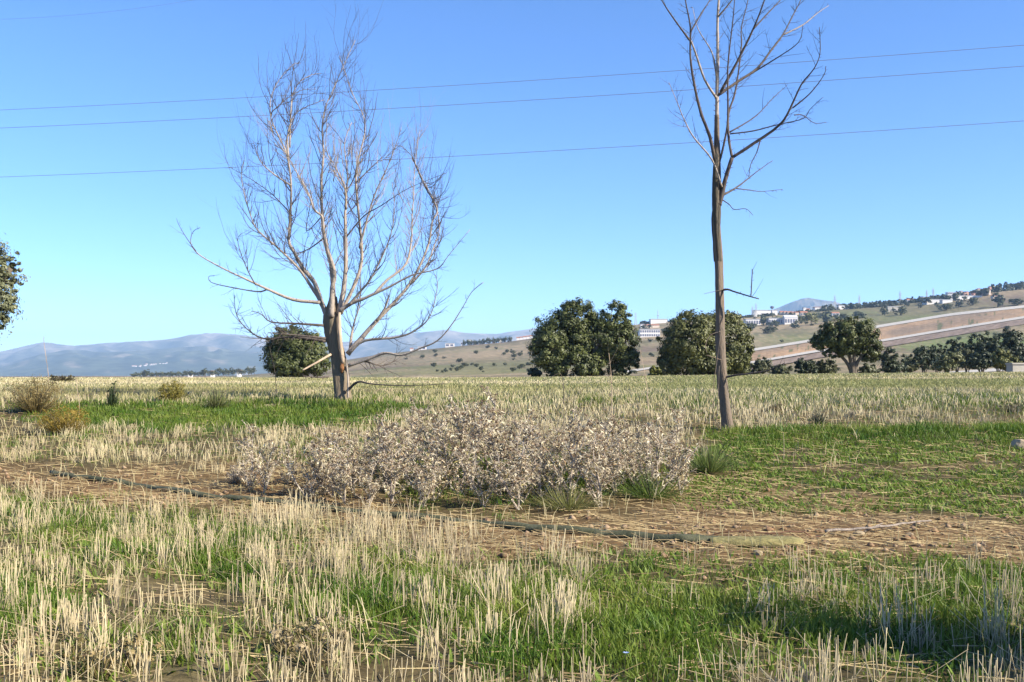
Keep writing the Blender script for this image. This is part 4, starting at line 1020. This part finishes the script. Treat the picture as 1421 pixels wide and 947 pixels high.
drape('track', 'pale track behind the right end of the field', [(1270, 520.5), (1340, 515), (1421, 509), (1500, 504)], [(1270, 523), (1340, 518.5), (1421, 514), (1500, 510)], .15, 'concrete')

def block():
    d = 92.0; x0 = P(1401, 510, d).x; g = gz(x0 + 2, d); top = P(1401, 506, d).z; mb = MB(); mb.box(0, 4.2, -.6, .6, -.4, top - g); mb.box(-.08, 4.28, -.68, .68, top - g, top - g + .14)
    o = mb.build('concrete_block', M['concrete']); o.location = (x0, d, g); tag(o, 'pale concrete block beside the pale track', 'block')
block()

# ------------------------------------------------------------------ buildings of the town and industrial estate
def building(px0, px1, pyt, pyb, label, wall='white', roof='flat', roofm='roof_grey', group=None, bays=0, name='building', floors=1, depth=.7, d=None, cat='building'):
    pm = (px0 + px1) / 2; p = ground_at(pm, pyb, 172, R_SKY) if d is None else P(pm, pyb, d)
    K = p.y / F; w_ = (px1 - px0) * K; h = (pyb - pyt) * K; dp = max(6, w_ * depth)
    root = empty(name, (p.x, p.y + dp / 2, p.z), label, cat, group)
    hw = h if roof == 'flat' else h * .68
    mb = MB(); mb.box(-w_/2, w_/2, -dp/2, dp/2, -4, hw); mb.build('wall', M[wall], root)
    mb = MB(); e = .35
    if roof == 'flat': mb.box(-w_/2 - e, w_/2 + e, -dp/2 - e, dp/2 + e, hw + .01, hw + max(.6, h * .08))
    else:
        mb.add([(-w_/2-e, -dp/2-e, hw), (w_/2+e, -dp/2-e, hw), (w_/2+e, dp/2+e, hw), (-w_/2-e, dp/2+e, hw), (-w_/2-e, 0, h), (w_/2+e, 0, h)],
               [(0, 1, 5, 4), (2, 3, 4, 5), (1, 2, 5), (3, 0, 4), (3, 2, 1, 0)])
    mb.build('roof', M[roofm], root)
    if bays:
        for fl in range(floors):
            for k in range(bays):
                bw = w_ / bays; x = -w_/2 + bw * (k + .5); z0 = hw * (fl + .22) / floors; z1 = hw * (fl + .78) / floors; m2 = MB()
                m2.box(x - bw * .34, x + bw * .34, -dp/2 - .12, -dp/2 + .02, z0, z1); m2.build('window', M['window'], root)
    return root
# industrial estate
building(1035, 1056, 443.5, 452, 'low blue-windowed shed at the left of the industrial estate', bays=6, roofm='roof_grey')
building(1067, 1089, 442, 451, 'long white factory with a row of tall dark bays', bays=7)
building(1089, 1107, 437, 450, 'taller white factory with gabled grey roof and dark bays', bays=5, roof='gable')
building(1046, 1079, 429.5, 436.5, 'long white warehouse on the skyline above the factories', bays=0, depth=.4)
building(1057, 1067, 428.5, 431, 'white roof block on top of the skyline warehouse', depth=.4)
building(1111, 1121, 432, 438.5, 'cream gabled house beside the olive bushes', 'cream', 'gable', 'roof_red', bays=3)
building(1131, 1147, 424, 428.5, 'low white shed below the lone blue hill', roofm='roof_red')
building(1164, 1180, 424, 428.5, 'low white shed right of the two tall pylons')
building(1155, 1165, 433, 438.5, 'white house with red roof standing in the fields', 'white', 'gable', 'roof_red', bays=2)
building(1119, 1124, 426.5, 431, 'small white tower house in front of dark wood', 'white', 'gable', 'roof_red')
building(1115, 1119, 418.5, 424, 'white silo block against the lone blue hill', 'white')
building(888, 916, 457.5, 468, 'white-lilac factory with two rows of windows between the large oaks', bays=9, floors=2)
building(895, 915, 450, 455.5, 'long red-roofed hall behind the windowed factory', 'cream', 'gable', 'roof_red')
building(903, 926, 443.5, 449, 'white warehouse on the skyline between the large oaks', bays=0)
building(889, 897, 450.5, 455, 'small white block behind the windowed factory', 'white')
building(1315, 1322, 406.5, 418, 'tall white apartment block with terracotta neighbour', 'white', bays=3, floors=4)
building(1322, 1327, 407, 415, 'terracotta apartment block beside the tall white one', 'pink', bays=2, floors=3)
building(1286, 1308, 416, 422, 'long low white hall in front of the town', 'white', bays=0)
building(1290, 1294, 412.5, 418, 'white church-like block behind the long low hall', 'white', 'gable', 'roof_red')
building(1308, 1322, 416.5, 420.5, 'white garden wall house below the tall white block', 'white')
building(1327, 1363, 411, 415, 'very long white wall-like shed running uphill', 'white', depth=.12)
building(1259, 1268, 414.5, 420, 'white house with red roof at the edge of the wood', 'white', 'gable', 'roof_red', bays=2)
building(1279, 1287, 409, 414, 'white villa standing above dark trees', 'white', bays=2)
building(1292, 1299, 409, 412.5, 'small cream villa standing above dark trees', 'cream')
building(1232, 1249, 426, 432, 'grey blank wall of a shed among olive bushes', 'concrete', depth=.3)
building(1372, 1376, 403, 409, 'narrow pink tower house near the skyline', 'pink', bays=1, floors=2)
building(1378, 1384, 409.5, 414, 'cream house behind the dark round bush on the hill', 'cream', 'gable', 'roof_red')
rb = random.Random(31)
for k in range(30):
    px = rb.uniform(1333, 1374); yb = np.interp(px, [1330, 1375], [413, 406]) + rb.uniform(-6, .5) - 1
    building(px, px + rb.uniform(2.2, 4), yb - rb.uniform(2, 3), yb, 'small red-roofed house in the hillside town below the wood', rb.choice(['white', 'cream', 'pink']), 'gable', 'roof_red', group='houses of the hillside town', name='house', d=rb.uniform(1230, 1300), cat='house')
for k, px in enumerate([1083, 1088, 1093, 1098, 1104]):
    building(px, px + 4.5, 431.5 + .3 * k % 2, 437, 'red-roofed house in the row beside the skyline warehouse', 'cream', 'gable', 'roof_red', group='row of red-roofed houses', name='house', cat='house')
# scattered buildings of the middle slope
for i, (a, b, t, bb, lab, wl) in enumerate([
    (580, 591, 478.5, 482.5, 'long white farm shed on the crest right of the wide dead tree', 'white'), (569, 573, 480, 484, 'small white farmhouse beside the long farm shed', 'white'),
    (618, 630, 474.5, 479, 'white farm hall on the crest before the blue ridge', 'white'), (640, 644, 475.5, 479.5, 'lone white hut at the left end of the dark trees', 'white'),
    (650, 654, 468, 475, 'narrow white house rising above the dark trees', 'white'), (656, 662, 470, 475, 'cream house among the dark trees on the crest', 'cream'),
    (664, 671, 470, 474, 'white house with red roof among the dark trees', 'white'), (683, 687, 466.5, 471, 'pinkish house at the right end of the dark trees', 'pink'),
    (693, 696, 464, 468, 'tiny white hut on the slope left of the two-domed oak', 'white')]):
    building(a, b, t, bb, lab, wl, 'gable' if i % 2 else 'flat', 'roof_red' if i % 2 else 'roof_grey', bays=2 if b - a > 9 else 0, name='farm_building')
for k in range(5):
    building(717 + 4.5 * k, 721 + 4.5 * k, 463 - .7 * k, 467.5 - .7 * k, 'white house in the short row touching the two-domed oak', 'white', 'gable', 'roof_red', group='white houses beside the two-domed oak', name='house', cat='house')
for px, t, b in [(263, 514, 516), (294, 512.5, 515), (331, 511, 514), (174, 521.5, 523.5)]:
    building(px - 2.2, px + 2.2, t + 2.0, 523, 'white house half hidden by the tree line on the plain', 'white', 'gable', 'roof_red', group='houses along the plain tree line', name='house', d=1150, cat='house')

# village on the mountain flank
def village():
    from mathutils.bvhtree import BVHTree
    ob = bpy.data.objects['front_mountain']; bv = BVHTree.FromPolygons([v.co for v in ob.data.vertices], [tuple(p.vertices) for p in ob.data.polygons]); R = random.Random(8)
    for k in range(26):
        px = R.uniform(183, 234); py = np.interp(px, [183, 205, 234], [509.5, 507, 504.5]) + R.uniform(-1.2, 1.2)
        dv = P(px, py, 1) - P(CX, HY, 0); hit = bv.ray_cast(Vector((0, 0, EYE)), dv.normalized())[0]
        if hit is None: continue
        K = hit.y / F; w_ = R.uniform(1.2, 2.6) * K; h = R.uniform(1.0, 1.7) * K
        root = empty('village_house', hit, 'white house in the distant village on the mountain flank', 'house', 'distant mountain village')
        mb = MB(); mb.box(-w_/2, w_/2, 0, w_, -h, h * .7); mb.build('wall', M['white'], root)
        mb = MB(); mb.add([(-w_/2, 0, h*.7), (w_/2, 0, h*.7), (w_/2, w_, h*.7), (-w_/2, w_, h*.7), (-w_/2, w_/2, h), (w_/2, w_/2, h)], [(0,1,5,4),(2,3,4,5),(1,2,5),(3,0,4)]); mb.build('roof', M['roof_red'], root)
village()

# ------------------------------------------------------------------ pylons and masts
def pylon(label, px, pyt, pyb, d=None, arms=3, name='pylon'):
    p = ground_at(px, pyb, 172, R_SKY) if d is None else P(px, pyb, d); h = (pyb - pyt) * p.y / F; r = .28; b = h * .11; mb = MB()
    root = empty(name, p, label, 'pylon', None)
    for sx in (-1, 1):
        for sy in (-1, 1): mb.tube([(sx*b, sy*b, -4), (sx*b*.35, sy*b*.35, h*.6), (0, 0, h)], [r, r*.8, r*.5], 4)
    for k in range(6):
        z0, z1 = h*.1*k, h*.1*(k+1); w0, w1 = b*(1-1.08*.1*k), b*(1-1.08*.1*(k+1))
        mb.tube([(-w0, -w0, z0), (w1, -w1, z1)], r*.5, 4); mb.tube([(w0, -w0, z0), (-w1, -w1, z1)], r*.5, 4)
    mb.build('tower', M['steel'], root)
    for k in range(arms):
        z = h*(.66 + .11*k); a = h*(.16 - .025*k); m2 = MB(); m2.tube([(-a, 0, z), (0, 0, z + .5), (a, 0, z)], r*.7, 4); m2.build('cross_arm', M['steel'], root)
pylon('lattice pylon just right of the lone blue hill', 1158.5, 403.5, 424)
pylon('lattice pylon between the lone blue hill and the long wood', 1192.5, 403, 421)
pylon('slim lattice pylon left above the skyline warehouse', 1044, 420, 435)
pylon('taller lattice pylon above the skyline warehouse', 1049, 416, 435)
pylon('lattice mast rising from the dark wood before the town', 1249, 401.5, 420, arms=2)
pylon('lattice pylon above the white villa of the town', 1286, 399.5, 415)
pylon('lattice pylon above the small cream villa of the town', 1295, 397, 414)
pylon('lattice pylon right beside the two-domed oak', 882, 433.5, 452)
def mast(label, px, pyt, pyb):
    p = ground_at(px, pyb, 172, R_SKY); h = (pyb - pyt) * p.y / F; mb = MB(); mb.tube([(0, 0, -3), (0, 0, h*.5), (0, 0, h)], [.6, .5, .3], 8); mb.box(-1.2, 1.2, -1.2, 1.2, h*.52, h*.52+1)
    o = mb.build('chimney_mast', M['steel']); o.location = p; tag(o, label, 'mast')
mast('slim grey chimney mast behind the white skyline warehouse', 913, 430, 447)
def water_tower():
    p = ground_at(1071.5, 436, 172, R_SKY); K = p.y / F; h = 12 * K; mb = MB(); mb.tube([(0, 0, -3), (0, 0, h*.72)], .7, 8)
    root = empty('water_tower', p, 'dark flat-topped water tower above the skyline warehouse', 'water tower'); mb.build('shaft', M['steel'], root)
    mb = MB(); mb.tube([(0, 0, h*.70), (0, 0, h*.76), (0, 0, h*.92), (0, 0, h)], [1.0, 2.6*K, 2.8*K, 2.0*K], 14); mb.build('tank', M['window'], root)
water_tower()

# ------------------------------------------------------------------ far trees, hillside bushes and woods
def far_proto(name, seed, c1, c2, w_=1.0, h=1.0, trunk=True):
    R = np.random.default_rng(seed); r_ = random.Random(seed)
    lob = [(r_.uniform(-.25, .25)*w_, r_.uniform(-.2, .2)*w_, h*r_.uniform(.45, .75), w_*r_.uniform(.22, .34), w_*.28, h*r_.uniform(.2, .3)) for _ in range(6)] + [(0, 0, h*.3, w_*.36, w_*.34, h*.28)]
    V, tri, col = foliage_np(R, lob, 46, 16, .075, c1, c2); V[:, 2] = np.maximum(V[:, 2], 0)
    rt = empty(name, (0, 0, 0)); mesh_np('crown', V, [tri], M['leaf'], rt, col=col)
    mb = MB(); mb.tube([(0, 0, -.15), (.01, 0, .25*h), (.02, .01, .6*h)], [.045, .035, .02], 6); mb.build('trunk', M['oak_bark'], rt)
    return rt
PT = [far_proto('plain_tree', 300 + k, (.05, .062, .03), (.11, .12, .06)) for k in range(3)]
HB = [far_proto('hillside_bush', 320 + k, *c) for k, c in enumerate([((.05, .06, .028), (.12, .125, .055)), ((.028, .04, .02), (.07, .08, .038)), ((.11, .11, .03), (.20, .19, .06))])]
def put(proto, used, px, pyb, wpx, hpx, label, cat, group, R, d=None):
    p = ground_at(px, pyb, 172, R_SKY) if d is None else P(px, pyb, d)
    o = proto if proto.name not in used else copy_tree(proto); used.add(proto.name)
    K = p.y / F; o.location = p; o.scale = (wpx*K, wpx*K, hpx*K); o.rotation_euler = (0, 0, R.uniform(0, 6.28)); tag(o, label, cat, group)
used = set(); R = random.Random(12)
for k in range(38):
    px = 186 + 172 * (k + R.uniform(-.4, .4)) / 38; hp = R.uniform(5, 9) * (1.15 if px > 260 else .9) + (4 if abs(px - 203) < 3 else 0)
    put(PT[k % 3], used, px, 523.6 - np.interp(px, [186, 280, 360], [0, 2, 5]), R.uniform(8, 13), hp, 'dark tree in the line across the distant plain', 'tree', 'tree line on the plain', R, d=R.uniform(980, 1120))
for k in range(22):
    px = 645 + 66 * (k + R.uniform(-.4, .4)) / 22; put(PT[k % 3], used, px, np.interp(px, [645, 711], [479, 474.5]) + R.uniform(-.5, .5), R.uniform(5, 8), R.uniform(5, 8.5), 'dark tree in the row along the middle crest', 'tree', 'trees on the middle crest', R)
for k in range(64):
    px = R.choice([R.uniform(882, 930), R.uniform(1036, 1175), R.uniform(1036, 1175), R.uniform(1225, 1340)]); pyb = np.interp(px, [880, 930, 1036, 1175, 1340], [462, 456, 450, 438, 420]) + R.uniform(-6, 7)
    s_ = R.uniform(4, 8); put(PT[k % 3], used, px, pyb, s_ * 1.2, s_, 'dark tree planted among the far white buildings', 'tree', 'trees among the far buildings', R)
for (px, pyb, w_, h, kd, lab) in [(1126, 452, 24, 20, 2, 'yellowish round tree beside the industrial estate'), (1148, 449, 18, 17, 1, 'dark round tree beside the yellowish one'), (1192, 442, 24, 10, 1, 'wide dark bush on the hillside below the pylons'),
        (1228, 438, 12, 13, 1, 'dark upright bush by the grey shed wall'), (1250, 438, 22, 13, 0, 'olive spreading bush by the grey shed wall'), (1313, 431, 26, 10, 0, 'wide olive bush above the upper road'), (1331, 427, 13, 12, 1, 'dark bush below the tall white block'),
        (1385, 426.5, 22, 21, 1, 'dark round bush standing out on the upper hillside'), (1350, 424, 20, 12, 0, 'olive bush left of the dark round hillside bush'), (1412, 424, 24, 10, 0, 'olive bush above the upper road end'), (1103, 456, 16, 8, 1, 'low dark bush in front of the long white factory'),
        (1066, 463, 26, 10, 0, 'wide olive scrub below the factories'), (1060, 452, 14, 14, 0, 'pale olive tree between shed and factory'), (1112, 448, 14, 10, 2, 'yellow-green bush before the gabled factory'), (1040, 462, 20, 14, 0, 'olive tree right behind the slim trunk'), (1172, 443, 16, 8, 0, 'low olive bush left of the wide dark one')]:
    put(HB[kd], used, px, pyb, w_, h, lab, 'bush', None, R)
for k in range(110):
    px = R.choice([R.uniform(600, 740), R.uniform(740, 930), R.uniform(1040, 1420), R.uniform(560, 740)]); sk = np.interp(px, SKY_PX, SKY_PY)
    pyb = sk + 4 + (521 - sk) * R.random() ** .7
    if px > 1040 and np.interp(px, [q[0] for q in UP], [q[1] for q in UP]) - 3 < pyb < np.interp(px, [q[0] for q in LO], [q[1] for q in LO]) + 10: continue
    if pyb > 520: continue
    s_ = R.uniform(4, 11) * (1 if px > 1000 else .8); put(HB[R.choice([0, 0, 1])], used, px, pyb, s_ * 1.3, s_ * .7, 'scrub bush dotted over the dry hillside', 'bush', 'scrub on the hillside', R)
for q in PT + HB:
    if q.name not in used:
        for c in list(q.children): bpy.data.objects.remove(c)
        bpy.data.objects.remove(q)

def wood(label, line, hpx, n, seed, dd=(0, 60)):
    """a far-off wood that reads as one mass"""
    R = np.random.default_rng(seed); lx, ly = zip(*line); lob = []
    for k in range(n):
        px = R.uniform(lx[0], lx[-1]); py = max(np.interp(px, lx, ly), np.interp(px, SKY_PX, SKY_PY) + 1.5); d = R_SKY - 20 + R.uniform(*dd); p = P(px, py, d); K = d / F; hh = hpx * K * R.uniform(.5, 1.0)
        lob.append((p.x, p.y, p.z + hh * .3, R.uniform(2.2, 4) * K, 5, hh * .55))
    V, tri, col = foliage_np(R, lob, n * 10, 12, 1.45, (.035, .045, .024), (.085, .095, .05))
    tag(mesh_np('wood', V, [tri], M['leaf'], col=col), label, 'wood', kind='stuff')
wood('dark wood along the skyline below the pylons', [(1140, 429), (1180, 424), (1230, 420), (1280, 414), (1330, 408)], 10, 200, 1)
wood('dark pine wood on the highest skyline', [(1370, 402), (1395, 397), (1421, 395), (1520, 385)], 13, 150, 2)
wood('dark wood behind the skyline warehouses', [(890, 448), (960, 443), (1040, 439), (1140, 430)], 5, 130, 3)
wood('dark wood round the hillside town', [(1280, 415), (1320, 410), (1375, 402)], 7, 90, 4, (-60, 0))

# ------------------------------------------------------------------ air
def haze():
    mb = MB(); mb.box(-14900, 14900, -14900, 14900, -30, 640)
    m = bpy.data.materials.new('air'); m.use_nodes = True; n = m.node_tree.nodes; n.remove(n['Principled BSDF'])
    v = n.new('ShaderNodeVolumePrincipled'); v.inputs['Color'].default_value = (.46, .70, 1.0, 1); v.inputs['Density'].default_value = HAZE; v.inputs['Anisotropy'].default_value = 0.0
    m.node_tree.links.new(v.outputs[0], n['Material Output'].inputs['Volume'])
    o = mb.build('haze', m); tag(o, 'thin blue haze over the distance', 'haze', kind='stuff')
HAZE = 9e-5
haze()
